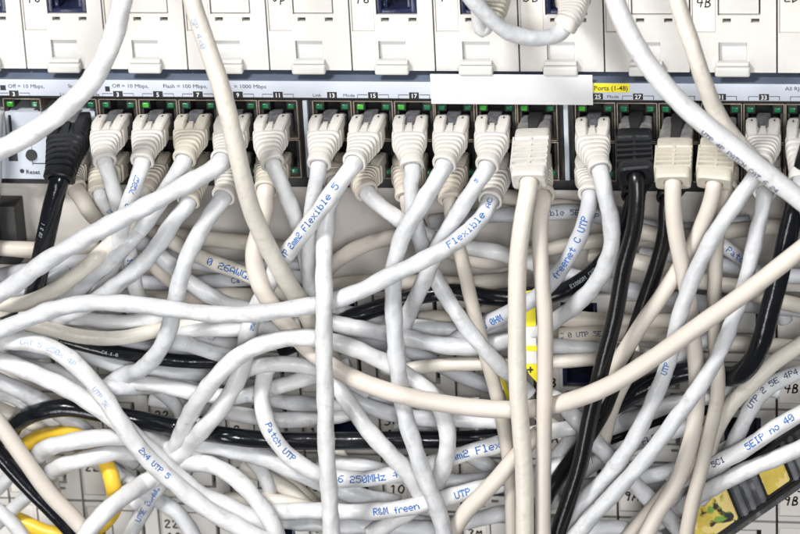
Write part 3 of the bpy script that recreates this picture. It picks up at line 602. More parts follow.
# ---- right side
cable('r1', 'K', 10.4, '815,130,70 803,170,80 795,205,88 787,240,94 779,275,98 770,310,100 762,340,98 752,362,90 738,375,78 718,375,60 690,371,50 665,378,46 640,390,42 610,408,34 580,430,24', 'thick glossy black cable bending down at the right and back to the left', lump=.15)
cable('r2', 'C', 8.6, '830,325,64 800,345,70 775,362,74 752,384,74 732,404,70 716,430,60 706,460,46', 'cream cable entering from the right edge below the black bend', lump=.2)
cable('r3', 'w', 8.8, '830,362,44 800,372,52 772,385,58 755,402,58 742,426,54 730,452,48 715,478,40 700,500,30', 'grey white cable with reversed blue print at the right edge', [('UTP 2 5E 4P4 R', 778, 383, 7, 1, .2, 'd')])
cable('r4', 'W', 9.4, '830,402,66 800,414,72 770,432,76 745,449,76 722,461,72 700,472,60 670,485,40', 'white cable with blue SE1P print near the lower right', [('5EIP no 40', 772, 431, 8, 1, .1, 'b'), ('5C1', 722, 461, 7, 1, .1, 'd')])
cable('r5', 'W', 9.2, '830,432,62 800,448,68 772,460,72 745,471,72 722,483,66 700,495,54 675,512,40 645,530,20 620,545,5', 'white cable just above the clear plastic housing with yellow stickers')
cable('r6', 'B', 8.6, '720,410,40 705,440,52 690,465,58 668,492,60 645,518,60 610,560,56', 'greenish beige cable among the diagonals at lower right', lump=.2)
cable('r7', 'w', 9, '540,390,30 560,402,40 580,424,46 600,448,48 622,470,46 650,500,40 690,540,30', 'grey cable slanting down right behind the black cables')
cable('r8', 'w', 9.4, '580,440,20 610,428,36 640,416,44 668,405,46 700,398,40 740,392,24', 'grey white cable slanting up right in the lower right tangle')
cable('r9', 'w', 9, '575,475,20 600,460,36 630,446,44 662,434,46 700,425,36', 'white cable with blue FLEX print deep in the lower right tangle', [('FLEX', 655, 437, 7.5, 1, .1, 'd'), ('15', 617, 453, 7.5, 1, .1, 'b')])
cable('r10', 'K', 6.5, '610,440,14 645,428,26 680,416,28 720,405,14', 'thin black cable deep in the lower right tangle', lump=.1)
cable('r11', 'w', 8, '535,475,40 550,462,46 566,445,46 580,420,36', 'short pale cable right of the pinkish vertical', lump=.4)
cable('r12', 'w', 9, '600,545,30 635,525,34 668,500,30 690,470,10', 'pale cable low behind the diagonals near the bottom edge')
cable('r13', 'w', 8.6, '540,520,30 575,530,40 620,528,40 660,540,34', 'grey cable at the bottom edge behind the diagonals')
cable('r14', 'P', 8, '640,355,40 628,375,50 615,400,54 606,430,46 600,455,30', 'pinkish cable between the black drops and the printed white one', lump=.2)

# ------------------------------------------------------------------ cables: centre lines
def parse(s):
    pts = []
    for q in s.split():
        v = [float(t) for t in q.split(',')]
        pts.append(v if len(v) == 3 else [v[0], v[1], None])
    return pts
def catmull(pts, step):
    p = np.array(pts, float)
    p = np.vstack([2*p[0]-p[1], p, 2*p[-1]-p[-2]])
    out = []
    for i in range(1, len(p)-2):
        a, b, c, d = p[i-1:i+3]
        n = max(2, int(np.linalg.norm((c-b)[:2])/1.5))
        t = np.linspace(0, 1, n, endpoint=False)[:, None]
        # centripetal-like tension
        la, lb, lc = [max(1e-3, np.linalg.norm(v)) for v in (b-a, c-b, d-c)]
        m1 = (c-b)*0.5+(b-a)*0.5*lb/la; m2 = (c-b)*.5+(d-c)*.5*lb/lc
        out.append((2*t**3-3*t**2+1)*b+(t**3-2*t**2+t)*m1+(-2*t**3+3*t**2)*c+(t**3-t**2)*m2)
    out.append(p[-2][None]); q = np.vstack(out)
    s = np.r_[0, np.cumsum(np.linalg.norm(np.diff(q, axis=0), axis=1))]
    n = max(4, int(s[-1]/step))
    ss = np.linspace(0, s[-1], n)
    return np.stack([np.interp(ss, s, q[:, k]) for k in range(3)], 1)

NEXT = {}
def plugaxis(plug, nxt=None):
    typ, a, b, c, d, h, col = plug
    if typ == 'U':
        S = P(a, b, -10); E = P(c, d, h); c1 = S+np.array([0, -40., -30.]); c2 = E+np.array([12., 4, 16.])
    else:
        S = P(a, b, -4); E = P(c, d, h)
        c1 = S+np.array([0, -(h*.5), -2.]); c2 = E-(E-c1)*.45
        u1 = (E-c1)/np.linalg.norm(E-c1); n_ = NEXT.get((a, b))
        if n_ is not None:
            u2 = P(*n_)-E; u2 /= np.linalg.norm(u2); v = u1*.8+u2*.5; v /= np.linalg.norm(v); c2 = E-v*22
    return S, c1, c2, E
def bez(ax, t):
    S, a, b, E = ax
    return S*(1-t)**3+3*a*t*(1-t)**2+3*b*t*t*(1-t)+E*t**3
def beztan(ax, t):
    S, a, b, E = ax
    v = 3*(a-S)*(1-t)**2+6*(b-a)*t*(1-t)+3*(E-b)*t*t
    return v/np.linalg.norm(v)
STEP = 2.5
for c in CB:
    pts = parse(c['pts'])
    if c['plug']:
        k_ = 2 if math.hypot(pts[1][0]-c['plug'][3], pts[1][1]-c['plug'][4]) < 16 else 1
        NEXT[(c['plug'][1], c['plug'][2])] = [pts[k_][0], pts[k_][1], pts[k_][2] if pts[k_][2] is not None else pts[0][2]]

        ax = plugaxis(c['plug'])
        ins = []
        for t in (.82, .93):
            w = bez(ax, t); q = proj(w); ins.append([q[0], q[1], -w[1]])
        w = bez(ax, 1.0); q = proj(w); e = beztan(ax, 1.0); w2 = w+e*7; q2 = proj(w2)
        rest = pts[1:]
        ins.append([q[0], q[1], -w[1]]); ins.append([q2[0], q2[1], -w2[1]])
        # drop waypoints too close to the boot end
        rest = [r_ for r_ in rest if math.hypot(r_[0]-q2[0], r_[1]-q2[1]) > 9]
        pts = ins+rest
    c['wp'] = pts
    s = catmull(pts, STEP); c['s0'] = s.copy(); c['s'] = s
# ------------------------------------------------------------------ resolve interpenetration in depth
XY, Rr, ID, IX, H, FIX = [], [], [], [], [], []
for i, c in enumerate(CB):
    n = len(c['s'])
    XY.append(c['s'][:, :2]); Rr.append(np.full(n, c['r'])); ID.append(np.full(n, i)); IX.append(np.arange(n)); H.append(c['s'][:, 2])
    f = np.zeros(n)
    if c['plug']: f[:12] = [1, 1, 1, 1, 1, 1, 1, .9, .8, .6, .4, .2]
    FIX.append(f)
nb = len(CB)
for i, c in enumerate(CB):
    if not c['plug']: continue
    ax = plugaxis(c['plug']); ts = np.linspace(.15, .98, 16)
    q = []
    for t in ts:
        w = bez(ax, t); a = proj(w); q.append([a[0], a[1], -w[1]])
    q = np.array(q)
    XY.append(q[:, :2]); Rr.append(np.linspace(16, 13, 16)); ID.append(np.full(16, 1000+i)); IX.append(np.arange(16)); H.append(q[:, 2]); FIX.append(np.ones(16))
XY = np.vstack(XY); Rr = np.concatenate(Rr); ID = np.concatenate(ID); IX = np.concatenate(IX); H = np.concatenate(H).copy(); FIX = np.concatenate(FIX)
N_ = len(Rr); pi, pj = [], []
for a in range(0, N_, 400):
    d = np.hypot(XY[a:a+400, None, 0]-XY[None, :, 0], XY[a:a+400, None, 1]-XY[None, :, 1])
    ok = (d < (Rr[a:a+400, None]+Rr[None, :])*.985) & (ID[a:a+400, None] < ID[None, :]) & (ID[a:a+400, None] != ID[None, :]-1000)
    ok &= ~((ID[a:a+400, None] >= 1000) & (ID[None, :] >= 1000))
    i_, j_ = np.nonzero(ok); pi.append(i_+a); pj.append(j_)
pi = np.concatenate(pi); pj = np.concatenate(pj)
dd = np.hypot(XY[pi, 0]-XY[pj, 0], XY[pi, 1]-XY[pj, 1])
need = np.sqrt(np.maximum((Rr[pi]+Rr[pj])**2-dd**2, 0))*.93
# one sign per crossing
sg = np.zeros(len(pi)); df = H[pi]-H[pj]
key = ID[pi]*10000+ID[pj]
order = np.lexsort((IX[pi], key))
k0 = 0
while k0 < len(order):
    k1 = k0+1
    while k1 < len(order) and key[order[k1]] == key[order[k0]] and IX[pi[order[k1]]]-IX[pi[order[k1-1]]] <= 6: k1 += 1
    g = order[k0:k1]
    wgt = need[g]+.1
    m = (df[g]*wgt).sum()/wgt.sum(); sg[g] = 1 if m >= 0 else -1
    k0 = k1
H0 = H.copy(); nCab = sum(len(c['s']) for c in CB)
free = 1-FIX
# laplacian neighbours in each cable
prev = np.arange(N_); nxt = np.arange(N_)
same = (ID[1:] == ID[:-1]); prev[1:][same] = np.arange(N_-1)[same]; nxt[:-1][same] = np.arange(1, N_)[same]
hmin = np.where(XY[:, 1] > 265, -29, np.where(XY[:, 1] > 185, -19, -60.))+Rr+1
for it in range(420):
    d_ = (H[pi]-H[pj])*sg
    viol = np.maximum(need-d_, 0)
    fi, fj = free[pi], free[pj]; tot = fi+fj+1e-6
    acc = np.zeros(N_); cnt = np.zeros(N_)+1e-9
    np.add.at(acc, pi, sg*viol*fi/tot); np.add.at(cnt, pi, viol > 0)
    np.add.at(acc, pj, -sg*viol*fj/tot); np.add.at(cnt, pj, viol > 0)
    mx = acc/np.maximum(cnt, 1)
    H = H+mx*free*1.0
    lap = (H[prev]+H[nxt])/2-H
    for _ in range(2 if it < 360 else 1):
        H = H+free*.45*((H[prev]+H[nxt])/2-H)
    if it < 300: H = H+free*.012*(H0-H)
    H = np.where(free > .05, np.maximum(H, hmin), H)
d_ = (H[pi]-H[pj])*sg
print('cables', nb, 'samples', nCab, 'pairs', len(pi), 'max overlap', float(np.maximum(need-d_, 0).max()), 'mean', float(np.maximum(need-d_, 0).mean()), 'H', float(H.min()), float(H.max()))
k = 0
for c in CB:
    n = len(c['s']); h = H[k:k+n].copy(); k += n
    for _ in range(4): h[1:-1] = h[1:-1]*.5+(h[:-2]+h[2:])*.25
    c['s'][:, 2] = h
    w = np.array([P(*q) for q in c['s']]); c['w'] = w
    c['rw'] = c['r']*np.array([depth(q) for q in w])/D

# ------------------------------------------------------------------ tube surface
def frames(w):
    n = len(w); T = np.gradient(w, axis=0); T /= np.linalg.norm(T, axis=1)[:, None]
    # reference: towards the camera
    V = CAM-w; V /= np.linalg.norm(V, axis=1)[:, None]
    A = V-T*(V*T).sum(1)[:, None]
    ln = np.linalg.norm(A, axis=1)
    nrm = np.zeros_like(w)
    a = A[int(np.argmax(ln))]; i0 = int(np.argmax(ln)); nrm[i0] = a/np.linalg.norm(a)
    def step(i, j):
        v = nrm[i]-T[j]*(nrm[i]@T[j]); v /= np.linalg.norm(v)
        if ln[j] > .25:
            q = A[j]/ln[j]; v = v*.6+q*.4; v /= np.linalg.norm(v)
        nrm[j] = v
    for j in range(i0+1, n): step(j-1, j)
    for j in range(i0-1, -1, -1): step(j+1, j)
    return T, nrm, np.cross(T, nrm)
NR = 24
def lump_r(c, s, ph):
    L = c['L']; sd = c['seed']
    tw = 2*math.pi*s/(40+sd % 13)
    n1 = mnoise.noise(Vector((s/13., math.cos(ph)*1.1+sd, math.sin(ph)*1.1)))
    n2 = mnoise.noise(Vector((s/34., sd*1.7, math.cos(ph)*.5)))
    n3 = mnoise.noise(Vector((s/5.5, math.cos(ph)*2.2+sd*3, math.sin(ph)*2.2)))
    return 1+L*(.03*n3+.036*math.sin(2*ph-tw)+.016*math.sin(3*ph+tw*1.7+sd)+.055*n1+.03*n2)
def surf(c, s, ph, lift=0.):
    """point on the jacket at arc length s, angle ph (0 faces the viewer)"""
    i = np.clip(np.searchsorted(c['arc'], s)-1, 0, len(c['arc'])-2)
    t = (s-c['arc'][i])/(c['arc'][i+1]-c['arc'][i])
    g = lambda a: a[i]*(1-t)+a[i+1]*t
    r = g(c['rw'])*lump_r(c, s, ph)+lift
    return g(c['w'])+(g(c['nr'])*math.cos(ph)+g(c['bn'])*math.sin(ph))*r
FONT = dict(zip(' &+-.0123456789', ['0000000000', '3649562050', '08083E0808', '0808080808', '0060600000', '3E5149453E', '00427F4000', '7249494946', '2141494D33', '1814127F10', '2745454539', '3C4A494931', '4121110907', '3649494936', '464949291E']))
FONT.update({'A': '7C1211127C', 'B': '7F49494936', 'C': '3E41414122', 'D': '7F4141413E', 'E': '7F49494941', 'F': '7F09090901', 'G': '3E41415173', 'H': '7F0808087F', 'I': '00417F4100', 'L': '7F40404040', 'M': '7F021C027F', 'N': '7F0408107F', 'O': '3E4141413E', 'P': '7F09090906', 'R': '7F09192946', 'S': '2649494932', 'T': '03017F0103', 'U': '3F4040403F', 'W': '3F4038403F', 'X': '6314081463', 'Z': '6159494D43', 'a': '2054547840', 'b': '7F28444438', 'c': '3844444428', 'd': '384444287F', 'e': '3854545418', 'f': '00087E0902', 'h': '7F08040478', 'i': '00447D4000', 'l': '00417F4000', 'm': '7C04780478', 'n': '7C08040478', 'o': '3844444438', 'r': '7C08040408', 't': '04043F4424', 'x': '4428102844', 'z': '4464544C44'})
def print_on(c, o, item):
    s_, px, py, size, di, roll, colr = item
    d = np.hypot(c['s'][:, 0]-px, c['s'][:, 1]-py); sc0 = c['arc'][int(np.argmin(d))]
    # reading direction: along increasing arc when di*dx>0
    i0 = int(np.argmin(d)); dx = c['s'][min(i0+2, len(d)-1), 0]-c['s'][max(i0-2, 0), 0]
    dirn = (1 if dx >= 0 else -1)*(1 if di > 0 else -1) if abs(dx) > .8 else (1 if di > 0 else -1)
    if di < 0 and abs(dx) > .8: dirn = (1 if dx >= 0 else -1)
    dot = size*.85/7.; adv = dot*5.8; tot = adv*len(s_)
    bm = BM(); rad = float(np.mean(c['rw']))
    rs = random.Random(c['key'])
    for k_, ch in enumerate(s_):
        g = FONT.get(ch)
        if not g: continue
        for cx in range(5):
            col_ = int(g[cx*2:cx*2+2], 16)
            for ry in range(7):
                if not (col_ >> ry) & 1: continue
                if rs.random() < .012: continue
                a = -tot/2+k_*adv+cx*dot*1.0
                y = (3-ry)*dot
                s = sc0+a*dirn+rs.uniform(-.05, .05)*dot
                # up on the jacket: bn = T x n ; for dirn>0 the text's up is +bn or -bn
                ph = roll*(1)+y/rad*dirn*UPS+rs.uniform(-.06, .06)*dot/rad
                if s < c['arc'][1] or s > c['arc'][-2]: continue
                q = dot*.56/rad; e = dot*.60
                vs = [bm.verts.new(surf(c, s+u*e, ph+v*q, .26)) for u, v in ((-1, -.6), (-.6, -1), (.6, -1), (1, -.6), (1, .6), (.6, 1), (-.6, 1), (-1, .6))]
                bm.faces.new(vs)
    if not bm.verts: bm.free(); return
    build('printed_text', bm, {'b': M_blue, 'w': M_wprint, 'p': M_pale, 'd': M_dprint}[colr], o, False)
UPS = -1.0
M_pale = mat('pale_blue_print', (.34, .44, .62), .5, .3, 300)

def tube(c):
    bm = BM(); w, nr, bn, rw, arc = c['w'], c['nr'], c['bn'], c['rw'], c['arc']
    rings = []
    ph = np.linspace(0, 2*math.pi, NR, endpoint=False)
    for i in range(len(w)):
        ring = []
        for p_ in ph:
            r = rw[i]*lump_r(c, arc[i], p_)
            ring.append(bm.verts.new(w[i]+(nr[i]*math.cos(p_)+bn[i]*math.sin(p_))*r))
        rings.append(ring)
    for a, b in zip(rings, rings[1:]):
        for k_ in range(NR):
            bm.faces.new((a[k_], a[(k_+1) % NR], b[(k_+1) % NR], b[k_]))
    bm.faces.new(rings[0][::-1]); bm.faces.new(rings[-1])
    return bm

# ------------------------------------------------------------------ plugs
class Fr:
    def __init__(s, ax, scale=1.0, tw=0.0):
        s.ax = ax; s.sc = scale; s.tw = tw
        s.len = sum(np.linalg.norm(bez(ax, (i+1)/20)-bez(ax, i/20)) for i in range(20))
    def at(s, t):
        c = bez(s.ax, min(max(t, 0), 1)); T = beztan(s.ax, min(max(t, 0), 1))
        if t > 1: c = c+T*(t-1)*s.len
        if t < 0: c = c+T*t*s.len
        up = np.array([0, 0, 1.]) if abs(T[2]) < .97 else np.array([0, 1., 0])
        X = np.array([1., 0, 0]); X = X-T*(X@T); X /= np.linalg.norm(X)
        Z = np.cross(X, T); Z = Z if Z[2] > 0 else -Z
        if s.ax_U: Z = np.cross(T, X); Z = Z if Z[1] < 0 else -Z
        a = s.tw
        return c, X*math.cos(a)+Z*math.sin(a), Z*math.cos(a)-X*math.sin(a)
    ax_U = False
    def p(s, t, x, z):
        c, X, Z = s.at(t); return c+(X*x+Z*z)*s.sc
def loft(bm, fr, secs, n=28, cap0=True, cap1=True):
    """secs: (t, half width, half height, exponent, z offset)"""
    rings = []
    for t, hw, hh, ex, zo in secs:
        ring = []
        for k_ in range(n):
            a = 2*math.pi*(k_+.5)/n; ca, sa = math.cos(a), math.sin(a)
            x = math.copysign(abs(ca)**(2./ex), ca)*hw; z = math.copysign(abs(sa)**(2./ex), sa)*hh+zo
            ring.append(bm.verts.new(fr.p(t, x, z)))
        rings.append(ring)
    for a, b in zip(rings, rings[1:]):
        for k_ in range(n): bm.faces.new((a[k_], a[(k_+1) % n], b[(k_+1) % n], b[k_]))
    if cap0: bm.faces.new(rings[0][::-1])
    if cap1: bm.faces.new(rings[-1])
    return rings
def make_plug(c, root):
    typ, a, b, _, _, h, col = c['plug']
    ax = plugaxis(c['plug']); rs = random.Random(c['key'])
    fr = Fr(ax, 1.0, rs.uniform(-.05, .05)); fr.ax_U = typ == 'U'
    sp = pitch/41.5; fr.sc = sp
    m = BT[col]
    R_ = c['r']
    if typ in ('A', 'K', 'U'):
        k = 1.2 if typ == 'K' else 1.0
        if typ != 'U':
            bm = BM(); loft(bm, fr, [(-.02, 15.6, 9, 8, 0), (.3, 15.6, 9, 8, 0)]); build('connector', bm, M_clear, root)
        bm = BM()
        W0, H0_ = 17.2*k, 10.6*k
        secs = [(.20, W0-1.2, H0_-1.5, 6, 0), (.215, W0, H0_, 6, 0), (.37, W0, H0_, 6, 0)]
        r0, r1, nr_ = .38, .88, 5 if typ != 'K' else 6
        if typ == 'U': r0, nr_ = .30, 9
        endr = max(R_+2.5, 11.3)*(1.22 if typ == 'K' else 1)
        for q in range(nr_):
            u = ((q+.25)/(nr_-.75))**.62; ww = W0*(1-u)+endr*u; hh = H0_*(1-u)+(endr-.6)*u; ex = 5-2.5*u
            t0 = r0+(r1-r0)*q/nr_; dt = (r1-r0)/nr_
            g_ = 3.1
            secs += [(t0, ww-g_, hh-g_, ex, 0), (t0+dt*.14, ww-g_*.9, hh-g_*.9, ex, 0), (t0+dt*.30, ww, hh+.4, ex, 0), (t0+dt*.5, ww+.3, hh+.7, ex, 0), (t0+dt*.80, ww, hh+.4, ex, 0), (t0+dt*.94, ww-g_*.9, hh-g_*.9, ex, 0)]
        e = endr
        secs += [(.89, e-.4, e-.6, 2.6, 0), (.915, e+.3, e, 2.4, 0), (.985, e+.6, e+.3, 2.3, 0), (1.0, e-.1, e-.4, 2.3, 0), (1.0, R_+.9, R_+.9, 2, 0), (.95, R_+.5, R_+.5, 2, 0)]
        loft(bm, fr, secs, 32, True, True)
        build('boot', bm, m, root, ang=28)
        if typ != 'U':
            if typ == 'A' or True:
                bm = BM()
                for q in (-1, 1):
                    x_ = q*11.0*k; 
                    rings = []
                    for t, hw, z1 in ((.07, 4.2, 10), (.085, 5.2, 13.6), (.13, 5.7, 15.2), (.28, 5.7, 15.2), (.37, 5.2, 13.4), (.43, 4.2, 10.5)):
                        pts_ = [(-hw, 4), (-hw, z1-1.5), (-hw+1.5, z1), (hw-1.5, z1), (hw, z1-1.5), (hw, 4)]
                        rings.append([bm.verts.new(fr.p(t, x_-q*(max(0, t-.3)*10)+u_*1., v_*k)) for u_, v_ in pts_])
                    for A_, B_ in zip(rings, rings[1:]):
                        for k_ in range(6): bm.faces.new((A_[k_], A_[(k_+1) % 6], B_[(k_+1) % 6], B_[k_]))
                    bm.faces.new(rings[0][::-1]); bm.faces.new(rings[-1])
                # middle tongue
                rings = []
                for t, hw, z1 in ((.22, 2.4, 11.6), (.24, 3.0, 13.0), (.33, 3.4, 12.8), (.42, 4.0, 10.6)):
                    rings.append([bm.verts.new(fr.p(t, u_, v_*k)) for u_, v_ in ((-hw, 6), (-hw+.8, z1), (hw-.8, z1), (hw, 6))])
                for A_, B_ in zip(rings, rings[1:]):
                    for k_ in range(4): bm.faces.new((A_[k_], A_[(k_+1) % 4], B_[(k_+1) % 4], B_[k_]))
                bm.faces.new(rings[0][::-1]); bm.faces.new(rings[-1])
                bmesh.ops.recalc_face_normals(bm, faces=bm.faces)
                bo = build('latch_guard', bm, m, root, ang=35)
                if col != 'K':
                    bm = BM()
                    for q in (-1, 1):
                        cc = [fr.p(.17+.022*math.sin(v_), q*11.0*k+1.0*math.cos(v_), 15.55*k) for v_ in np.linspace(0, 2*math.pi, 9)[:-1]]
                        bm.faces.new([bm.verts.new(v_) for v_ in cc])
                    build('pin_hole', bm, M_slot, bo, False)
            bm = BM(); rings = []
            for t, hw, z0, z1 in ((-.05, 5, 6, 10.5), (-.02, 6.8, 7, 13.0), (.05, 7, 9.5, 13.4), (.08, 6.2, 9.5, 12.2), (.24, 4.8, 8.5, 10.6)):
                rings.append([bm.verts.new(fr.p(t, u_, v_)) for u_, v_ in ((-hw, z0), (-hw, z1-.8), (-hw+.8, z1), (hw-.8, z1), (hw, z1-.8), (hw, z0))])
            for A_, B_ in zip(rings, rings[1:]):
                for k_ in range(6): bm.faces.new((A_[k_], A_[(k_+1) % 6], B_[(k_+1) % 6], B_[k_]))
            bm.faces.new(rings[0][::-1]); bm.faces.new(rings[-1]); bmesh.ops.recalc_face_normals(bm, faces=bm.faces)
            build('latch', bm, M_latch, root, ang=30)
    else:
        clear = typ == 'T'
        t1 = .36 if clear else .22
        bm = BM(); loft(bm, fr, [(-.02, 15.6, 9.2, 9, 0), (t1*.55, 15.6, 9.2, 9, 0), (t1*.56, 16.6, 10.2, 9, 0), (t1+.02, 16.6, 10.2, 9, 0)]); build('connector', bm, M_clear, root)
        bm = BM(); W0 = 17.2; a0 = t1
        loft(bm, fr, [(a0, W0-1, 10, 8, 0), (a0+.012, W0, 11, 8, 0), (a0+.16, W0, 11.4, 8, 0), (a0+.17, W0-1.2, 9.2, 8, 0), (.86, W0-2.2, 9.2, 7, 0), (.865, W0-.6, 11.8, 6, 0), (.9, W0, 12.6, 6, 0), (.975, W0-.4, 12.6, 6, 0), (1.0, W0-1.8, 11, 5, 0), (1.0, R_+.8, R_+.8, 2, 0), (.96, R_+.4, R_+.4, 2, 0)], 36)
        # slats over the core and the spine
        nS = 5; ta, tb = a0+.16, .87
        def slab(t0, t1_, x0, x1, z0, z1):
            vv = [bm.verts.new(fr.p(t, x, z)) for t in (t0, t1_) for x, z in ((x0, z0), (x1, z0), (x1, z1), (x0, z1))]
            for f in ((0, 1, 2, 3), (7, 6, 5, 4), (0, 4, 5, 1), (1, 5, 6, 2), (2, 6, 7, 3), (3, 7, 4, 0)): bm.faces.new([vv[i_] for i_ in f])
        for q in range(nS):
            t0 = ta+(tb-ta)*(q+.52)/nS; slab(t0, t0+(tb-ta)/nS*.44, -W0+.4, W0-.4, 4, 11.5)
            
        slab(ta-.01, tb+.005, -1.3, 1.3, 4, 11.9)
        for q in (-1, 1): slab(ta-.01, tb+.005, q*(W0-.2)-1.0, q*(W0-.2)+.4, -8, 11.2)
        bmesh.ops.recalc_face_normals(bm, faces=bm.faces)
        build('boot', bm, m, root, ang=35)
        bm = BM(); rings = []
        for t, hw, z0, z1 in ((-.05, 5, 6, 11), (-.02, 6.8, 7, 13.4), (.08, 7, 9.8, 13.8), (.13, 5.8, 9.5, 12.6), (t1, 4.6, 8.5, 11.2)):
            rings.append([bm.verts.new(fr.p(t, u_, v_)) for u_, v_ in ((-hw, z0), (-hw, z1-.8), (-hw+.8, z1), (hw-.8, z1), (hw, z1-.8), (hw, z0))])
        for A_, B_ in zip(rings, rings[1:]):
            for k_ in range(6): bm.faces.new((A_[k_], A_[(k_+1) % 6], B_[(k_+1) % 6], B_[k_]))
        bm.faces.new(rings[0][::-1]); bm.faces.new(rings[-1]); bmesh.ops.recalc_face_normals(bm, faces=bm.faces)
        build('latch', bm, M_dark, root, ang=30)  # dark material carries the shade on the clear latch

for ci, c in enumerate(CB):
    c['seed'] = (ci*7.31) % 50
    base_l = {'W': 1.1, 'w': 1.2, 'G': .9, 'C': .45, 'P': .4, 'B': .6, 'K': .2, 'k': .15, 'Y': .5}[c['jk']]
    c['L'] = c['lump'] if c['lump'] is not None else base_l
    c['T'], c['nr'], c['bn'] = frames(c['w'])
    c['arc'] = np.r_[0, np.cumsum(np.linalg.norm(np.diff(c['w'], axis=0), axis=1))]
    if c['plug']:
        root = thing(c['name'], plugaxis(c['plug'])[3], c['label'], 'cable', 'patch cables plugged into the switch' if c['plug'][0] != 'U' else 'patch cables plugged into the upper modules')
        make_plug(c, root)
        o = build('cord', tube(c), JK[c['jk']], root, ang=0)
    else:
        o = build(c['name'], tube(c), JK[c['jk']], None, ang=0)
        tag(o, c['label'], 'cable', 'loose cables crossing the rack')
    for it in c['prints']: print_on(c, o, it)

# ------------------------------------------------------------------ yellow tag and clear housing
def quad_slab(name, pts, h, th, m, parent=None, rnd=0.0):
    bm = BM(); f = [P(x, y, h) for x, y in pts]; b = [P(x, y, h)+np.array([0, th, 0]) for x, y in pts]
    vf = [bm.verts.new(v) for v in f]; vb = [bm.verts.new(v) for v in b]
    bm.faces.new(vf); bm.faces.new(vb[::-1]); n = len(pts)
    for i in range(n): bm.faces.new((vf[i], vb[i], vb[(i+1) % n], vf[(i+1) % n]))
    bmesh.ops.recalc_face_normals(bm, faces=bm.faces)
    if rnd: bmesh.ops.bevel(bm, geom=list(bm.edges), offset=rnd, segments=2, affect='EDGES')
    return build(name, bm, m, parent, rnd > 0)
M_yw = mat('white_tag_paper', (.75, .75, .72), .5, .03)
tg = thing('warning_tag', P(530, 340, 60), 'narrow yellow and white tag with a plus sign, standing between the two pale vertical cables', 'tag')
quad_slab('upper_field', [(509, 294), (535, 290), (536, 326), (524, 327), (508, 318)], 74, 1.0, M_yel, tg, .2)
quad_slab('middle_field', [(524, 327.3), (536, 326.3), (537, 364), (525, 364)], 74, 1.0, M_yw, tg, .2)
quad_slab('lower_field', [(525, 364.3), (537, 364.3), (538, 384), (529, 374)], 74, 1.0, M_yel, tg, .2)
quad_slab('bar', [(524, 346), (537, 346), (537, 351), (524, 351)], 74.6, .5, M_yel, tg)
quad_slab('plus_sign', [(527.5, 369.2), (533, 369.2), (533, 370.6), (527.5, 370.6)], 74.6, .5, M_blk, tg)
quad_slab('plus_sign', [(529.6, 367), (531, 367), (531, 372.8), (529.6, 372.8)], 74.8, .5, M_blk, tg)
quad_slab('edge_strip', [(497, 368), (501, 368), (511, 400), (507, 400)], 60, 1, M_yel, tg, .2)
M_hous = mat('smoky_clear_plastic', (.10, .10, .10), .15, .3, 200, .5, 300, coat=.6, stain=((.5, .5, .5), 160, .56, .7))
M_frame = mat('housing_black_edge', (.02, .02, .02), .3, .2)
M_greyrib = mat('housing_grey_rib', (.17, .175, .19), .16, .3, 200, .4, 300, coat=.4)
def sticker_mat():
    m = mat('sticker_yellow', (.72, .55, .10), .4, .15, 200, .3, 400)
    nt = m.node_tree; b = nt.nodes['Principled BSDF']; tc = nt.nodes.new('ShaderNodeTexCoord')
    src = b.inputs['Base Color'].links[0].from_socket
    for col, sc_, th in (((.20, .38, .06), 90, .60), ((.03, .03, .03), 75, .62), ((.85, .66, .25), 140, .56)):
        n = nt.nodes.new('ShaderNodeTexNoise'); n.inputs['Scale'].default_value = sc_; n.inputs['Detail'].default_value = 4; n.inputs['Distortion'].default_value = .8
        nt.links.new(tc.outputs['Object'], n.inputs['Vector'])
        r = nt.nodes.new('ShaderNodeValToRGB'); r.color_ramp.elements[0].position = th; r.color_ramp.elements[1].position = th+.03
        nt.links.new(n.outputs['Fac'], r.inputs['Fac']); mx = nt.nodes.new('ShaderNodeMix'); mx.data_type = 'RGBA'
        nt.links.new(r.outputs['Color'], mx.inputs['Factor']); nt.links.new(src, mx.inputs['A']); mx.inputs['B'].default_value = (*col, 1); src = mx.outputs['Result']
    nt.links.new(src, b.inputs['Base Color'])
    return m
M_stk = sticker_mat()
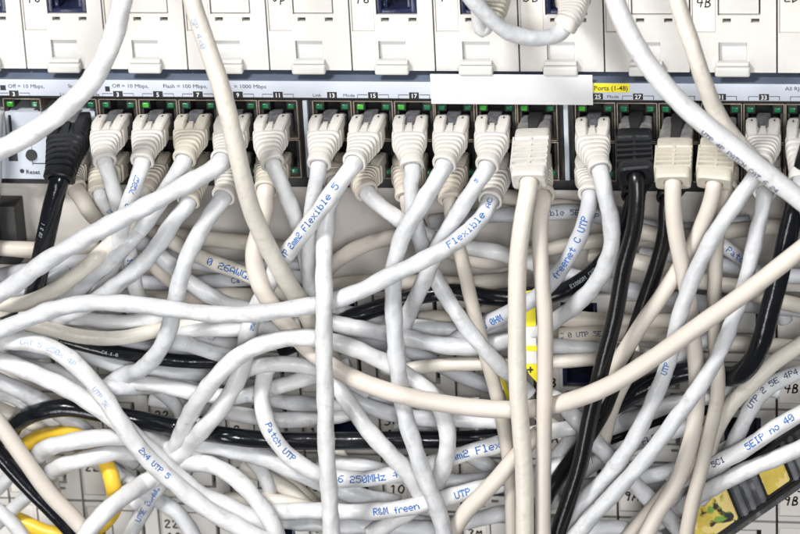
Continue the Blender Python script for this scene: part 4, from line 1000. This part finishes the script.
# an oblique bar: u runs up right, v runs down right
hs = thing('cable_housing', P(745, 500, 20), 'smoky clear plastic housing with two worn yellow stickers in the bottom right corner', 'plastic housing')
A0, A1 = (682, 536), (815, 443)
def hp(u, v):
    ux, uy = (A1[0]-A0[0]), (A1[1]-A0[1]); L_ = math.hypot(ux, uy); ux, uy = ux/L_, uy/L_
    return (A0[0]+ux*u-uy*v*.0+v*.38, A0[1]+uy*u+v*.93)
def hq(u0, u1, v0, v1): return [hp(u0, v0), hp(u1, v0), hp(u1, v1), hp(u0, v1)]
quad_slab('base', hq(-30, 175, -22, 24), 4, 26, M_hous, hs, 1.5)
quad_slab('rail', hq(-30, 175, -23.5, -20.5), 9, 20, M_frame, hs, .8)
quad_slab('rail', hq(-30, 175, 21, 24.5), 9, 20, M_frame, hs, .8)
for u0 in (66, 76, 88, 128, 137): quad_slab('rib', hq(u0, u0+6, -20, 21), 9.5 if u0 != 88 else 8, 12, M_greyrib, hs, 1.2)
for u0, u1, v1 in ((6, 60, 19), (97, 124, 17)):
    quad_slab('sticker_frame', hq(u0-2.5, u1+2.5, -18, v1+2.5), 8.0, 6, M_frame, hs, .8)
    st_ = quad_slab('sticker', hq(u0, u1, -15.5, v1), 10, 3, M_stk, hs, 1.0)
quad_slab('wall_strip', hq(-30, 175, 25, 30), 2, 12, M_hous, hs, 1.0)

# ------------------------------------------------------------------ camera, light, world
cam = bpy.data.cameras.new('camera'); co = bpy.data.objects.new('camera', cam); COL.objects.link(co); sc.camera = co
cam.sensor_width = 36; cam.lens = 36*D/800.; cam.clip_start = .01; cam.clip_end = 20
Mx = Matrix(((R[0], U[0], -F[0], CAM[0]*K), (R[1], U[1], -F[1], CAM[1]*K), (R[2], U[2], -F[2], CAM[2]*K), (0, 0, 0, 1)))
co.matrix_world = Mx
cam.dof.use_dof = True; cam.dof.focus_distance = (D-80)*K; cam.dof.aperture_fstop = 19
def area(name, loc, tgt, size, power, col=(1, 1, 1)):
    l = bpy.data.lights.new(name, 'AREA'); l.shape = 'RECTANGLE'; l.size, l.size_y = size; l.energy = power; l.color = col
    o = bpy.data.objects.new(name, l); COL.objects.link(o); o.location = loc
    o.rotation_euler = (Vector(tgt)-Vector(loc)).to_track_quat('-Z', 'Y').to_euler(); return o
area('key_softbox', (-.38, -.70, .86), (0, 0, .0), (.24, .20), 14.5, (1, .99, .97))
area('front_softbox', (.30, -1.25, .42), (0, 0, -.03), (.28, .28), 10.5, (.985, .992, 1))
area('low_fill', (-.42, -1.0, -.42), (0, 0, -.03), (.22, .50), 4.0, (1, .995, .985))  # added fill from below, gives the black cables their highlights
w = bpy.data.worlds.new('World'); sc.world = w; w.use_nodes = True
w.node_tree.nodes['Background'].inputs[0].default_value = (1, 1, 1, 1); w.node_tree.nodes['Background'].inputs[1].default_value = .11
sc.view_settings.view_transform = 'Standard'; sc.view_settings.look = 'None'; sc.view_settings.exposure = -0.05; sc.view_settings.gamma = 1
